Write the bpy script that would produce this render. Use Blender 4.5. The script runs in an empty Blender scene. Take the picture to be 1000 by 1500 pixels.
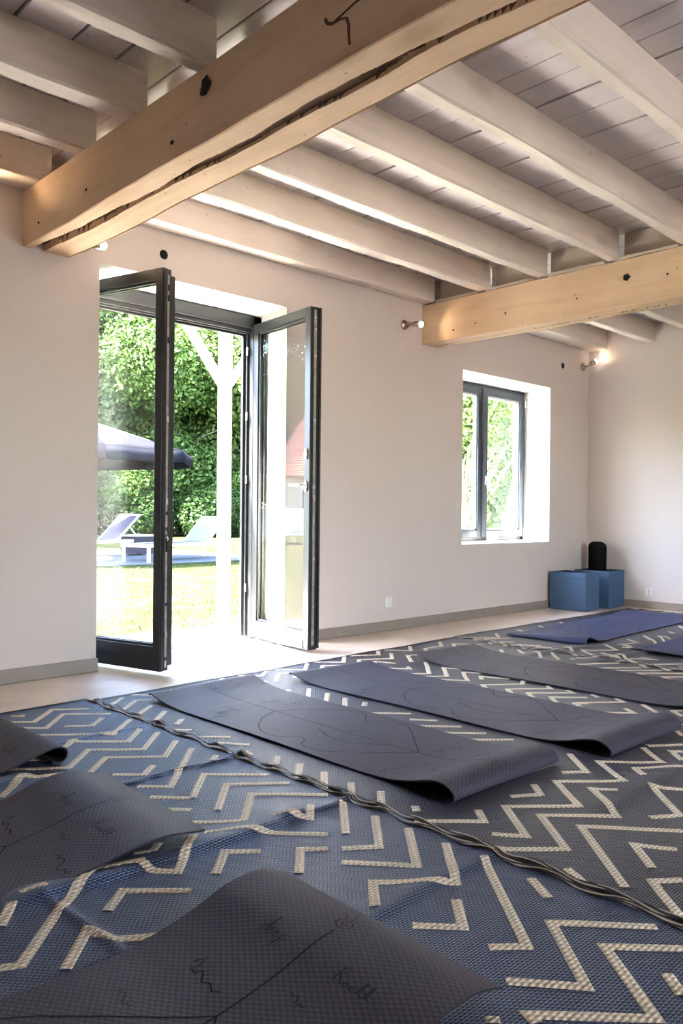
import bpy, bmesh, math, random
import numpy as np
from mathutils import Vector, Matrix

scene = bpy.context.scene
SUN, SKY, DAY, FILL_L, EXPO = 118.0, 3.6, 45, 4, 1.05
STRIPES_1 = """
1.791 1.148 1.731 1.058
1.796 0.819 1.628 0.989 1.462 0.807 1.361 0.928
1.748 0.737 1.626 0.856 1.470 0.669 1.303 0.836 1.292 0.811
1.626 0.718 1.575 0.664
1.247 0.880 1.232 0.866
1.797 1.710 1.642 1.546 1.556 1.608
1.800 1.576 1.633 1.398 1.497 1.546
1.801 1.435 1.631 1.265 1.475 1.408 1.376 1.307
1.559 1.208 1.466 1.117 1.388 1.200
1.799 1.301 1.501 0.970 1.439 1.026
1.445 3.651 1.477 3.622 1.493 3.640
1.391 3.557 1.475 3.483 1.631 3.649 1.772 3.548
1.390 3.429 1.474 3.353 1.635 3.536 1.798 3.392
1.546 3.323 1.634 3.252 1.733 3.349
1.399 3.283 1.637 3.070 1.809 3.237
1.405 3.035 1.467 3.084 1.637 2.943 1.761 3.069
1.141 2.896 1.312 2.785 1.465 2.946 1.629 2.809 1.795 2.979
1.013 2.648 1.134 2.777 1.268 2.738
1.329 2.670 1.468 2.812 1.638 2.669 1.783 2.819
1.069 2.586 1.146 2.662 1.198 2.615
1.388 2.602 1.468 2.530 1.549 2.601
1.391 2.434 1.473 2.361 1.771 2.688
1.244 2.960 1.309 2.892 1.345 2.939
1.373 2.321 1.469 2.227
1.362 2.194 1.413 2.141
1.472 2.227 1.633 2.399 1.800 2.239
1.725 2.491 1.795 2.554
1.472 2.086 1.629 2.254 1.795 2.116
1.358 2.053 1.473 1.949 1.635 2.123 1.817 1.945
1.547 1.912 1.635 1.831 1.717 1.919
1.333 1.950 1.432 1.875 1.592 1.703
1.084 1.898 1.099 1.846 1.148 1.800 1.303 1.959
1.209 1.720 1.307 1.814 1.382 1.749
1.369 1.573 1.468 1.683 1.527 1.633
1.803 1.859 1.632 1.670
0.640 1.663 0.675 1.645 0.824 1.802 0.983 1.939 1.104 1.889
0.700 1.823 0.757 1.901
0.789 1.936 0.854 1.929
0.735 1.569 0.834 1.677 0.865 1.605 0.944 1.554
0.911 1.728 0.988 1.798 1.113 1.684
1.109 1.957 1.153 1.932 1.198 1.977
"""
STRIPES_2 = """
2.827 1.644 2.672 1.483 2.598 1.541
3.163 1.490 3.289 1.395
3.126 1.488 2.991 1.345 2.824 1.517 2.669 1.339 2.497 1.503 2.345 1.328 2.172 1.490 2.012 1.307 1.952 1.385
2.980 1.263 2.847 1.384 2.776 1.313
3.196 1.356 3.169 1.390 3.084 1.308
2.559 1.304 2.520 1.377 2.356 1.202 2.185 1.368 2.016 1.179 1.864 1.322
2.753 1.166 2.698 1.249 2.518 1.075 2.427 1.131
2.396 1.014 2.193 1.235 1.925 0.958
2.247 0.967 2.189 1.064 2.083 0.962
2.076 0.878 2.012 0.929 1.986 0.902
1.910 1.113 1.866 1.035
2.413 1.539 2.348 1.471 2.260 1.532
2.008 0.927 1.876 0.792
1.970 1.849 1.853 1.734
1.956 1.685 1.923 1.648
1.858 1.603 2.015 1.459 2.079 1.528
3.880 3.265 3.619 3.018 3.533 3.093
3.859 2.970 3.808 3.064 3.638 2.901 3.507 3.003
3.861 2.828 3.790 2.903 3.637 2.754 3.523 2.885
3.521 2.709 3.502 2.725
3.847 2.621 3.785 2.772 3.717 2.716
3.867 2.540 3.780 2.493 3.606 2.628 3.505 2.520
3.848 2.374 3.804 2.325 3.608 2.469 3.497 2.349
3.834 2.242 3.799 2.190 3.608 2.342 3.499 2.219
3.762 2.088 3.621 2.213 3.497 2.083
3.650 2.025 3.603 2.067 3.570 2.019
2.749 2.404 2.831 2.311
2.674 2.338 2.835 2.179
2.663 2.207 2.828 2.041
2.650 2.068 2.826 1.900
2.659 1.804 2.662 1.761 2.727 1.838
2.818 1.772 2.751 1.690
2.827 3.181 2.677 3.018
2.831 3.040 2.699 2.908
2.830 2.909 2.670 2.744
2.838 2.776 2.770 2.716
2.661 2.631 2.830 2.467
4.752 2.152 4.551 2.326 4.507 2.266
4.763 2.025 4.564 2.199 4.502 2.116
4.658 1.980 4.561 2.053 4.526 1.995
3.806 2.051 3.842 2.107
3.616 2.075 3.818 1.921 3.858 1.979
3.494 1.916 3.638 1.775 3.691 1.848
3.835 1.829 3.665 1.642
3.855 1.637 3.811 1.668 3.741 1.588
3.594 1.553 3.595 1.526
3.476 1.502 3.410 1.447
1.841 3.512 1.991 3.640
1.865 3.418 2.010 3.542 2.066 3.493
1.862 3.280 2.015 3.408
1.829 3.091 2.005 3.270
1.918 3.032 1.989 3.099
1.861 2.972 1.916 2.910
2.057 3.665 2.176 3.532 2.279 3.644
1.850 2.831 1.974 2.709
1.857 2.710 1.972 2.576
1.905 2.488 1.839 2.419
1.965 2.386 1.853 2.271
1.966 2.258 1.847 2.136
1.966 2.126 1.838 1.987
2.484 3.555 2.633 3.685
2.543 3.473 2.659 3.595 2.774 3.462
2.743 3.692 2.841 3.607 2.947 3.696
2.805 3.434 2.970 3.602 3.095 3.508
3.025 3.703 3.146 3.575 3.285 3.715
3.161 3.457 3.303 3.595 3.487 3.459 3.617 3.597 3.813 3.489 3.942 3.616
2.946 3.445 3.000 3.483 3.054 3.421
3.345 3.721 3.477 3.591 3.618 3.729
3.670 3.729 3.838 3.631 3.938 3.735
3.260 3.423 3.299 3.465 3.360 3.412
3.576 3.422 3.649 3.484 3.702 3.354
2.735 3.243 2.710 3.206
1.953 1.974 1.858 1.874
4.002 3.737 4.124 3.603 4.266 3.736
3.814 3.323 3.972 3.495 4.057 3.469
3.555 3.288 3.643 3.188 3.679 3.236
4.175 3.510 4.257 3.589
4.247 3.597 4.437 3.591 4.557 3.706
4.451 3.474 4.564 3.589 4.699 3.420
4.541 3.148 4.626 3.222
4.566 2.984 4.717 3.144
4.557 2.855 4.710 3.003
4.583 2.744 4.734 2.886
4.670 2.684 4.693 2.722
4.738 2.276 4.545 2.443 4.518 2.394
4.542 2.597 4.775 2.434
"""
STRIPES_3 = """
4.795 3.559 4.888 3.655 5.076 3.555 5.220 3.683
4.775 3.409 4.923 3.566 5.105 3.471
4.790 3.289 4.900 3.414 4.975 3.350
5.475 3.598 5.529 3.687
5.787 3.610 5.854 3.698
4.791 3.131 4.902 3.268 4.979 3.127
6.047 3.578 6.201 3.703
4.861 3.046 4.925 3.116 4.959 3.029
4.931 2.847 5.051 2.979
5.042 2.844 4.917 2.682 4.807 2.776
5.053 2.697 4.917 2.512 4.732 2.713
5.067 2.596 4.935 2.455 4.771 2.247
4.975 2.462 5.069 2.340 5.072 2.437
5.590 2.687 5.445 2.790
5.376 2.850 5.228 2.685 5.052 2.836
5.330 2.692 5.353 2.624 5.438 2.746
5.069 2.156 4.899 2.272 4.770 2.103
4.968 2.113 4.943 2.135
5.704 2.621 6.003 2.858
5.631 2.734 5.739 2.856
5.834 2.614 6.045 2.764 5.990 2.643
6.278 2.742 6.388 2.834
6.629 2.822 6.763 2.910
"""
COL = scene.collection
rnd = random.Random(7)

# ------------------------------------------------------------------ helpers
class MB:
    """collects geometry and links it as ONE mesh object"""
    def __init__(self):
        self.v = []; self.f = []; self.m = []; self.s = []
    def add(self, vs, fs, m=0, smooth=False):
        b = len(self.v)
        self.v.extend(tuple(p) for p in vs)
        for f in fs:
            self.f.append(tuple(b + i for i in f)); self.m.append(m); self.s.append(smooth)
        return self
    def box(self, x0, x1, y0, y1, z0, z1, m=0):
        vs = [(x0,y0,z0),(x1,y0,z0),(x1,y1,z0),(x0,y1,z0),(x0,y0,z1),(x1,y0,z1),(x1,y1,z1),(x0,y1,z1)]
        return self.add(vs, [(0,3,2,1),(4,5,6,7),(0,1,5,4),(1,2,6,5),(2,3,7,6),(3,0,4,7)], m)
    def obox(self, c, ax, ay, az, m=0):
        """box from a centre and three half-axis vectors"""
        c = Vector(c); ax = Vector(ax); ay = Vector(ay); az = Vector(az)
        vs = [c+sx*ax+sy*ay+sz*az for sz in (-1,1) for sx,sy in ((-1,-1),(1,-1),(1,1),(-1,1))]
        return self.add(vs, [(0,3,2,1),(4,5,6,7),(0,1,5,4),(1,2,6,5),(2,3,7,6),(3,0,4,7)], m)
    def bar(self, p0, p1, w, h, m=0, up=(0,0,1)):
        p0 = Vector(p0); p1 = Vector(p1); d = (p1-p0)
        side = d.cross(Vector(up))
        if side.length < 1e-6: side = d.cross(Vector((1,0,0)))
        side.normalize(); u = side.cross(d).normalized()
        return self.obox((p0+p1)/2, d/2, side*w/2, u*h/2, m)
    def tube(self, pts, r, n=8, m=0, caps=True):
        pts = [Vector(p) for p in pts]
        rs = r if isinstance(r, (list, tuple)) else [r]*len(pts)
        rings = []
        t0 = (pts[1]-pts[0]).normalized()
        ref = Vector((0,0,1)) if abs(t0.z) < .9 else Vector((1,0,0))
        a = t0.cross(ref).normalized()
        for i, p in enumerate(pts):
            t = (pts[min(i+1,len(pts)-1)] - pts[max(i-1,0)]).normalized()
            a = (a - t*a.dot(t)).normalized(); b = t.cross(a)
            rings.append([p + rs[i]*(a*math.cos(2*math.pi*k/n) + b*math.sin(2*math.pi*k/n)) for k in range(n)])
        vs = [q for ring in rings for q in ring]; fs = []
        for i in range(len(pts)-1):
            for k in range(n):
                fs.append((i*n+k, i*n+(k+1)%n, (i+1)*n+(k+1)%n, (i+1)*n+k))
        self.add(vs, fs, m, True)
        if caps:
            self.add(rings[0], [tuple(range(n))[::-1]], m); self.add(rings[-1], [tuple(range(n))], m)
        return self
    def lathe(self, c, axis, prof, n=24, m=0):
        """profile = [(radius, along axis)]"""
        c = Vector(c); t = Vector(axis).normalized()
        ref = Vector((0,0,1)) if abs(t.z) < .9 else Vector((1,0,0))
        a = t.cross(ref).normalized(); b = t.cross(a)
        vs = []; fs = []
        for r, z in prof:
            vs += [c + t*z + r*(a*math.cos(2*math.pi*k/n)+b*math.sin(2*math.pi*k/n)) for k in range(n)]
        for i in range(len(prof)-1):
            for k in range(n):
                fs.append((i*n+k, i*n+(k+1)%n, (i+1)*n+(k+1)%n, (i+1)*n+k))
        return self.add(vs, fs, m, True)
    def grid(self, P, m=0, smooth=True, flip=False, mat_fn=None):
        """P = rows of points"""
        nu = len(P); nv = len(P[0]); b = len(self.v)
        for row in P: self.v.extend(tuple(p) for p in row)
        for i in range(nu-1):
            for j in range(nv-1):
                q = (b+i*nv+j, b+(i+1)*nv+j, b+(i+1)*nv+j+1, b+i*nv+j+1)
                self.f.append(q[::-1] if flip else q)
                self.m.append(mat_fn(i,j) if mat_fn else m); self.s.append(smooth)
        return self
    def prism(self, poly, axis, a0, a1, m=0):
        """extrude a 2-D polygon; axis 'x','y','z'"""
        def P(p, a):
            return {'x':(a,p[0],p[1]), 'y':(p[0],a,p[1]), 'z':(p[0],p[1],a)}[axis]
        n = len(poly)
        vs = [P(p,a0) for p in poly]+[P(p,a1) for p in poly]
        fs = [tuple(range(n)), tuple(range(2*n-1,n-1,-1))]
        fs += [(i,(i+n),((i+1)%n)+n,(i+1)%n) for i in range(n)]
        return self.add(vs, fs, m)
    def build(self, name, mats, parent=None, loc=(0,0,0), rotz=0, bevel=0, fix=True, segs=2):
        me = bpy.data.meshes.new(name)
        me.from_pydata(self.v, [], self.f)
        if not isinstance(mats, (list, tuple)): mats = [mats]
        for q in mats: me.materials.append(q)
        me.polygons.foreach_set('material_index', self.m)
        me.polygons.foreach_set('use_smooth', self.s)
        if fix:
            bm = bmesh.new(); bm.from_mesh(me)
            bmesh.ops.recalc_face_normals(bm, faces=bm.faces)
            bm.to_mesh(me); bm.free()
        me.update()
        o = bpy.data.objects.new(name, me); COL.objects.link(o)
        o.location = loc; o.rotation_euler = (0,0,rotz)
        if parent is not None: o.parent = parent
        if bevel:
            md = o.modifiers.new('bevel', 'BEVEL'); md.width = bevel; md.segments = segs
            md.limit_method = 'ANGLE'; md.angle_limit = math.radians(40)
        return o

def tag(o, label=None, cat=None, group=None, kind=None):
    if label: o['label'] = label
    if cat: o['category'] = cat
    if group: o['group'] = group
    if kind: o['kind'] = kind
    return o
def thing(name, label, cat, loc=(0,0,0), rotz=0, group=None, kind=None):
    o = bpy.data.objects.new(name, None); COL.objects.link(o)
    o.empty_display_size = .1
    o.location = loc; o.rotation_euler = (0,0,rotz)
    return tag(o, label, cat, group, kind)
def copy_tree(o, parent=None):
    c = o.copy(); COL.objects.link(c)
    if parent is not None: c.parent = parent
    for ch in list(o.children): copy_tree(ch, c)
    return c

# ------------------------------------------------------------------ materials
def nm(name, rough=.5, color=(.5,.5,.5), metal=0, spec=.5):
    m = bpy.data.materials.new(name); m.use_nodes = True
    nt = m.node_tree; b = nt.nodes['Principled BSDF']
    b.inputs['Base Color'].default_value = (*color,1)
    b.inputs['Roughness'].default_value = rough
    b.inputs['Metallic'].default_value = metal
    b.inputs['Specular IOR Level'].default_value = spec
    return m, nt, b
def N(nt, t, **kw):
    n = nt.nodes.new(t)
    for k, v in kw.items():
        if k in n.inputs: n.inputs[k].default_value = v
        else: setattr(n, k, v)
    return n
def coords(nt, scale=(1,1,1), out='Object', rot=(0,0,0)):
    tc = N(nt,'ShaderNodeTexCoord'); mp = N(nt,'ShaderNodeMapping')
    mp.inputs['Scale'].default_value = scale; mp.inputs['Rotation'].default_value = rot
    nt.links.new(tc.outputs[out], mp.inputs['Vector'])
    return mp.outputs['Vector']
def ramp(nt, fac, stops):
    r = N(nt,'ShaderNodeValToRGB'); e = r.color_ramp.elements
    while len(e) < len(stops): e.new(.5)
    for q,(p,c) in zip(e, stops): q.position = p; q.color = (*c,1)
    nt.links.new(fac, r.inputs['Fac']); return r.outputs['Color']
def bump(nt, b, h, strength=.3, dist=.01):
    n = N(nt,'ShaderNodeBump', Strength=strength, Distance=dist)
    nt.links.new(h, n.inputs['Height']); nt.links.new(n.outputs['Normal'], b.inputs['Normal'])
    return n
def mix(nt, fac, a, c, blend='MIX'):
    n = N(nt,'ShaderNodeMix', data_type='RGBA', blend_type=blend)
    for s, v in ((n.inputs[0],fac),(n.inputs[6],a),(n.inputs[7],c)):
        if isinstance(v,(int,float)): s.default_value = v
        elif isinstance(v,tuple): s.default_value = (*v,1)
        else: nt.links.new(v, s)
    return n.outputs[2]
def math_(nt, op, a, b=None, c=None):
    n = N(nt,'ShaderNodeMath', operation=op)
    for i,v in enumerate((a,b,c)):
        if v is None: continue
        if isinstance(v,(int,float)): n.inputs[i].default_value = v
        else: nt.links.new(v, n.inputs[i])
    return n.outputs[0]

def plain(name, color, rough=.5, metal=0, spec=.5, bs=0, bscale=60, var=.06):
    m, nt, b = nm(name, rough, color, metal, spec)
    v = coords(nt)
    t = N(nt,'ShaderNodeTexNoise', Scale=bscale, Detail=3.0); nt.links.new(v, t.inputs['Vector'])
    lo = tuple(c*(1-var) for c in color); hi = tuple(min(1,c*(1+var)) for c in color)
    nt.links.new(ramp(nt, t.outputs['Fac'], [(.3,lo),(.7,hi)]), b.inputs['Base Color'])
    if bs: bump(nt, b, t.outputs['Fac'], bs, .004)
    return m

def plaster(name, color):
    m, nt, b = nm(name, .9, color, 0, .2)
    v = coords(nt)
    t = N(nt,'ShaderNodeTexNoise', Scale=1.3, Detail=4.0); nt.links.new(v, t.inputs['Vector'])
    lo = tuple(c*.96 for c in color)
    nt.links.new(ramp(nt, t.outputs['Fac'], [(.35,lo),(.65,color)]), b.inputs['Base Color'])
    t2 = N(nt,'ShaderNodeTexNoise', Scale=70.0, Detail=4.0); nt.links.new(v, t2.inputs['Vector'])
    bump(nt, b, t2.outputs['Fac'], .12, .004)
    return m

def wood(name, light, mid, dark, axis, rough=.75, grain=1.0, speck=.55, patch=.5, bstr=.35, knots=True, spec=.25):
    m, nt, b = nm(name, rough, mid, 0, spec)
    s = [9.0,9.0,9.0]; s['xyz'.index(axis)] = .7
    oi = N(nt,'ShaderNodeObjectInfo')
    tc = N(nt,'ShaderNodeTexCoord')
    ad = N(nt,'ShaderNodeVectorMath', operation='ADD')
    cb = N(nt,'ShaderNodeCombineXYZ')
    nt.links.new(math_(nt,'MULTIPLY',oi.outputs['Random'],7.0), cb.inputs[0])
    nt.links.new(math_(nt,'MULTIPLY',oi.outputs['Random'],3.0), cb.inputs[1])
    nt.links.new(tc.outputs['Object'], ad.inputs[0]); nt.links.new(cb.outputs[0], ad.inputs[1])
    def mp(sc):
        q = N(nt,'ShaderNodeMapping'); q.inputs['Scale'].default_value = sc
        nt.links.new(ad.outputs[0], q.inputs['Vector']); return q.outputs['Vector']
    g = N(nt,'ShaderNodeTexNoise', Scale=1.0, Detail=8.0, Roughness=.65, Distortion=.9); nt.links.new(mp(s), g.inputs['Vector'])
    col = ramp(nt, g.outputs['Fac'], [(.25,dark),(.45,mid),(.62,light)])
    col = mix(nt, 1-grain*.6, col, mid)
    # broad blotches of worn / limewashed colour
    p = N(nt,'ShaderNodeTexNoise', Scale=1.0, Detail=5.0, Roughness=.6); nt.links.new(mp((2.4,2.4,2.4)), p.inputs['Vector'])
    pm = ramp(nt, p.outputs['Fac'], [(.42,(0,0,0)),(.64,(1,1,1))])
    col = mix(nt, math_(nt,'MULTIPLY',pm,patch), col, light)
    # small dark specks and nail marks
    k = N(nt,'ShaderNodeTexVoronoi', Scale=1.0); nt.links.new(mp((7.5,7.5,7.5)), k.inputs['Vector'])
    km = ramp(nt, k.outputs['Distance'], [(.02,(1,1,1)),(.075,(0,0,0))])
    col = mix(nt, math_(nt,'MULTIPLY',km,speck), col, tuple(c*.35 for c in dark))
    if knots:
        s2 = [2.6,2.6,2.6]; s2['xyz'.index(axis)] = 1.1
        kk = N(nt,'ShaderNodeTexVoronoi', Scale=1.0); nt.links.new(mp(tuple(s2)), kk.inputs['Vector'])
        kn = ramp(nt, kk.outputs['Distance'], [(.05,(1,1,1)),(.16,(0,0,0))])
        col = mix(nt, math_(nt,'MULTIPLY',kn,.45), col, tuple(c*.75 for c in dark))
    nt.links.new(col, b.inputs['Base Color'])
    hs = math_(nt,'ADD', g.outputs['Fac'], math_(nt,'MULTIPLY',p.outputs['Fac'],.8))
    bump(nt, b, hs, bstr, .012)
    return m

def glass_mat(name, k=1.0, tint=(1,1,1)):
    """pane: clear transmission with angle dependent reflection on each face"""
    m = bpy.data.materials.new(name); m.use_nodes = True
    nt = m.node_tree; nt.nodes.remove(nt.nodes['Principled BSDF'])
    out = nt.nodes['Material Output']
    tr = N(nt,'ShaderNodeBsdfTransparent'); tr.inputs['Color'].default_value = (*tint,1)
    gl = N(nt,'ShaderNodeBsdfGlossy'); gl.inputs['Roughness'].default_value = 0.0
    lw = N(nt,'ShaderNodeLayerWeight', Blend=.5)
    p5 = math_(nt,'POWER', lw.outputs['Facing'], 4.0)
    f = math_(nt,'MULTIPLY', math_(nt,'ADD', math_(nt,'MULTIPLY',p5,.9), .05), k)
    ms = N(nt,'ShaderNodeMixShader')
    nt.links.new(math_(nt,'MINIMUM',f,.95), ms.inputs[0])
    nt.links.new(tr.outputs[0], ms.inputs[1]); nt.links.new(gl.outputs[0], ms.inputs[2])
    nt.links.new(ms.outputs[0], out.inputs['Surface'])
    return m

def emis(name, col, s):
    m, nt, b = nm(name, .4, col)
    b.inputs['Emission Color'].default_value = (*col,1); b.inputs['Emission Strength'].default_value = s
    return m

def leaf_mat(name, a, c, trans=.35, scale=1.2):
    m, nt, b = nm(name, .55, a, 0, .15)
    v = coords(nt)
    t = N(nt,'ShaderNodeTexNoise', Scale=scale, Detail=6.0, Roughness=.8); nt.links.new(v, t.inputs['Vector'])
    col = ramp(nt, t.outputs['Fac'], [(.3,a),(.52,c),(.7,tuple(min(1,x*1.5) for x in c))])
    nt.links.new(col, b.inputs['Base Color'])
    tl = N(nt,'ShaderNodeBsdfTranslucent'); nt.links.new(col, tl.inputs['Color'])
    ms = N(nt,'ShaderNodeMixShader'); ms.inputs[0].default_value = trans
    nt.links.new(b.outputs[0], ms.inputs[1]); nt.links.new(tl.outputs[0], ms.inputs[2])
    nt.links.new(ms.outputs[0], nt.nodes['Material Output'].inputs['Surface'])
    return m

M = {}
M['wall'] = plaster('wall_plaster', (.70,.625,.58))
M['reveal'] = plaster('reveal_plaster', (.78,.77,.75))
M['baseboard'] = plain('grey_baseboard_paint', (.30,.255,.215), .5, bscale=8)
M['anthracite'] = plain('anthracite_frame_paint', (.015,.016,.018), .38, bscale=30, var=.1)
M['win_frame'] = plain('blue_grey_frame_paint', (.035,.045,.06), .35, bscale=30, var=.1)
M['gasket'] = plain('black_rubber', (.008,.008,.009), .6)
M['steel'] = plain('brushed_steel', (.62,.61,.58), .28, metal=1.0, bscale=90)
M['channel'] = plain('zinc_lock_channel', (.36,.34,.30), .4, metal=.6, bscale=25, var=.25)
M['bronze'] = plain('brushed_nickel_bronze', (.50,.41,.34), .3, metal=1.0)
M['white_plastic'] = plain('white_plastic', (.8,.79,.76), .35)
M['dark_hole'] = plain('dark_cavity', (.006,.005,.004), .9)
M['glass'] = glass_mat('clear_glass', .8)
M['glass_door'] = glass_mat('door_glass', 1.0)
M['joist'] = wood('limewashed_joist', (.77,.69,.615), (.66,.58,.505), (.47,.38,.31), 'x', .8, .75, .5, .5, .45)
M['beam'] = wood('oak_beam', (.75,.555,.375), (.62,.44,.285), (.39,.25,.155), 'y', .72, .7, .6, .45, .45)
M['crack'] = wood('crack_inside', (.20,.12,.075), (.13,.075,.05), (.06,.035,.025), 'y', .9, .8, .2, .3, .6)
M['plank'] = wood('painted_plank', (.67,.605,.60), (.58,.52,.51), (.40,.34,.33), 'y', .42, .6, .5, .4, .22, spec=.5)
M['filler'] = wood('filler_wood', (.60,.53,.44), (.49,.41,.33), (.33,.26,.2), 'y', .8, .6, .5, .4)

# resin / waxed concrete floor
def floor_mat():
    m, nt, b = nm('waxed_concrete', .34, (.6,.55,.5), 0, .45)
    v = coords(nt)
    t = N(nt,'ShaderNodeTexNoise', Scale=2.2, Detail=7.0, Roughness=.62, Distortion=.6); nt.links.new(v, t.inputs['Vector'])
    col = ramp(nt, t.outputs['Fac'], [(.3,(.47,.38,.31)),(.5,(.60,.505,.425)),(.7,(.68,.60,.53))])
    nt.links.new(col, b.inputs['Base Color'])
    r = math_(nt,'MULTIPLY_ADD', t.outputs['Fac'], .25, .22); nt.links.new(r, b.inputs['Roughness'])
    bump(nt, b, t.outputs['Fac'], .06, .01)
    return m
M['floor'] = floor_mat()

def woven(name, base, glint, period=.0075, rough=.42, spec=.6, bstr=.6, stint=(.62,.74,1.0)):
    """plastic strand weave: rows of small raised cells"""
    m, nt, b = nm(name, rough, base, 0, spec)
    b.inputs['Specular Tint'].default_value = (*stint,1)  # bluish skylight sheen of the dark weaves put into the reflection colour
    tc = N(nt,'ShaderNodeTexCoord'); sx = N(nt,'ShaderNodeSeparateXYZ'); nt.links.new(tc.outputs['Object'], sx.inputs[0])
    k = 2*math.pi/period
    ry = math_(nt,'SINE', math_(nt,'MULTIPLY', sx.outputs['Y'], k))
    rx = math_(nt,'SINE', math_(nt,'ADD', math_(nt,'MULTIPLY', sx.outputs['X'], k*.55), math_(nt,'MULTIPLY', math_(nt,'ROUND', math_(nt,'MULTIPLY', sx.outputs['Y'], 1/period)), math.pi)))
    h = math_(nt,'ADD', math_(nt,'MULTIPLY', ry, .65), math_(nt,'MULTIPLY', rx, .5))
    f = ramp(nt, math_(nt,'MULTIPLY_ADD', h, .42, .5), [(.15,tuple(c*.35 for c in base)),(.6,base),(.95,glint)])  # strand glints put into the colour of the raised cells
    v = coords(nt)
    t = N(nt,'ShaderNodeTexNoise', Scale=2.0, Detail=4.0); nt.links.new(v, t.inputs['Vector'])
    f2 = mix(nt, math_(nt,'MULTIPLY', t.outputs['Fac'], .5), f, base)
    nt.links.new(f2, b.inputs['Base Color'])
    bump(nt, b, h, bstr, .0022)
    return m
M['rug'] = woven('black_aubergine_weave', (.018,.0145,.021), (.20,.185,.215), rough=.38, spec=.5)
M['rug_sky_sheen'] = woven('sky_sheen_weave', (.013,.0165,.039), (.165,.205,.335), rough=.36, spec=.65, stint=(.40,.60,1.0))  # same weave, with the blue sky sheen put into its colours
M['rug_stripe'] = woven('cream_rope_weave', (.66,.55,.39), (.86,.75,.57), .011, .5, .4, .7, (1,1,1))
M['rug_edge'] = plain('black_binding', (.012,.012,.014), .5)
M['rug_edge_cream'] = plain('cream_binding', (.55,.49,.39), .6)

def mat_rubber(name='aubergine_rubber', k_=(1,1,1)):
    m, nt, b = nm(name, .6, (.05,.045,.06), 0, .25)
    b.inputs['Specular Tint'].default_value = (.78,.82,1.0,1)  # bluish skylight sheen put into the reflection colour
    tc = N(nt,'ShaderNodeTexCoord'); sx = N(nt,'ShaderNodeSeparateXYZ'); nt.links.new(tc.outputs['UV'], sx.inputs[0])
    k = 2*math.pi
    a = math_(nt,'MULTIPLY', sx.outputs['X'], k/.015); c = math_(nt,'MULTIPLY', sx.outputs['Y'], k/.021)
    h = math_(nt,'MULTIPLY', math_(nt,'SINE', a), math_(nt,'SINE', c))
    hp = math_(nt,'MAXIMUM', h, -.15)
    col = ramp(nt, math_(nt,'MULTIPLY_ADD', h, .5, .5), [(p,tuple(q*w for q,w in zip(c_,k_))) for p,c_ in ((.05,(.032,.027,.034)),(.5,(.050,.043,.053)),(1,(.066,.058,.070)))])
    nt.links.new(col, b.inputs['Base Color'])
    bump(nt, b, hp, .22, .002)
    return m
M['mat'] = mat_rubber()
M['mat_blue'] = mat_rubber('bluer_rubber', (.95,1.18,1.85))  # copy of the mat rubber with a bluer base colour
M['mat_side'] = plain('black_foam_edge', (.010,.010,.012), .7)
M['mat_print'] = plain('etched_line', (.014,.012,.017), .8, spec=.1)
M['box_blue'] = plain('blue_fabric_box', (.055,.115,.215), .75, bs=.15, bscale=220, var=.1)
M['box_in'] = plain('box_inside_shade', (.03,.05,.09), .9)  # blue darkened for the shade inside the boxes
M['black_foam'] = plain('black_foam', (.004,.004,.005), .9, spec=.1, bscale=120)
# ------------------------------------------------------------------ room constants (metres)
YW = 4.385           # inner face of the long wall
YF = 4.78            # door / window plane at the back of the reveals
XR = 7.87            # inner face of the far end wall
XL, YB = -2.0, -2.7  # wall to the left and wall behind
ZP = 2.88            # underside of the ceiling planks
ZT = 3.02

# ------------------------------------------------------------------ shell
def wall_with_holes():
    mb = MB()
    D = dict(a=(2.225,3.652,0.0,2.395), b=(2.125,3.712,0.0,2.395))
    W = dict(a=(5.683,7.107,.668,2.216), b=(5.61,7.175,.678,2.205))
    def face(y, d, w, m, flip):
        xs = [XL-.3, d[0], d[1], w[0], w[1], XR+.3]
        zs = [-.05, ZT]
        def q(x0,x1,z0,z1):
            vs = [(x0,y,z0),(x1,y,z0),(x1,y,z1),(x0,y,z1)]
            mb.add(vs, [(3,2,1,0) if flip else (0,1,2,3)], m)
        q(xs[0],xs[1],-.05,ZT); q(xs[1],xs[2],d[3],ZT); q(xs[2],xs[3],-.05,ZT)
        q(xs[3],xs[4],-.05,w[2]); q(xs[3],xs[4],w[3],ZT); q(xs[4],xs[5],-.05,ZT)
    face(YW, D['a'], W['a'], 0, False); face(YF+.09, D['b'], W['b'], 1, True)
    for h in (D, W):
        a = h['a']; b = h['b']
        A = [(a[0],YW,a[2]),(a[1],YW,a[2]),(a[1],YW,a[3]),(a[0],YW,a[3])]
        B = [(b[0],YF,b[2]),(b[1],YF,b[2]),(b[1],YF,b[3]),(b[0],YF,b[3])]
        C = [(p[0],YF+.09,p[2]) for p in B]
        for i in range(4):
            if h is D and i == 0: continue
            j = (i+1) % 4
            mb.add([A[i],A[j],B[j],B[i]], [(0,1,2,3)], 1); mb.add([B[i],B[j],C[j],C[i]], [(0,1,2,3)], 1)
    # top, ends
    y1 = YF+.09; x0 = XL-.3; x1 = XR+.3
    mb.add([(x0,YW,ZT),(x1,YW,ZT),(x1,y1,ZT),(x0,y1,ZT)], [(0,1,2,3)], 1)
    mb.add([(x0,YW,-.05),(x0,y1,-.05),(x0,y1,ZT),(x0,YW,ZT)], [(0,1,2,3)], 1)
    mb.add([(x1,YW,-.05),(x1,y1,-.05),(x1,y1,ZT),(x1,YW,ZT)], [(0,1,2,3)], 1)
    return tag(mb.build('wall_back', [M['wall'], M['reveal']], fix=False), kind='structure')
wall_with_holes()
tag(MB().box(XR, XR+.3, YB-.3, YW-.001, -.05, ZT).build('wall_right', M['wall']), kind='structure')
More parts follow.
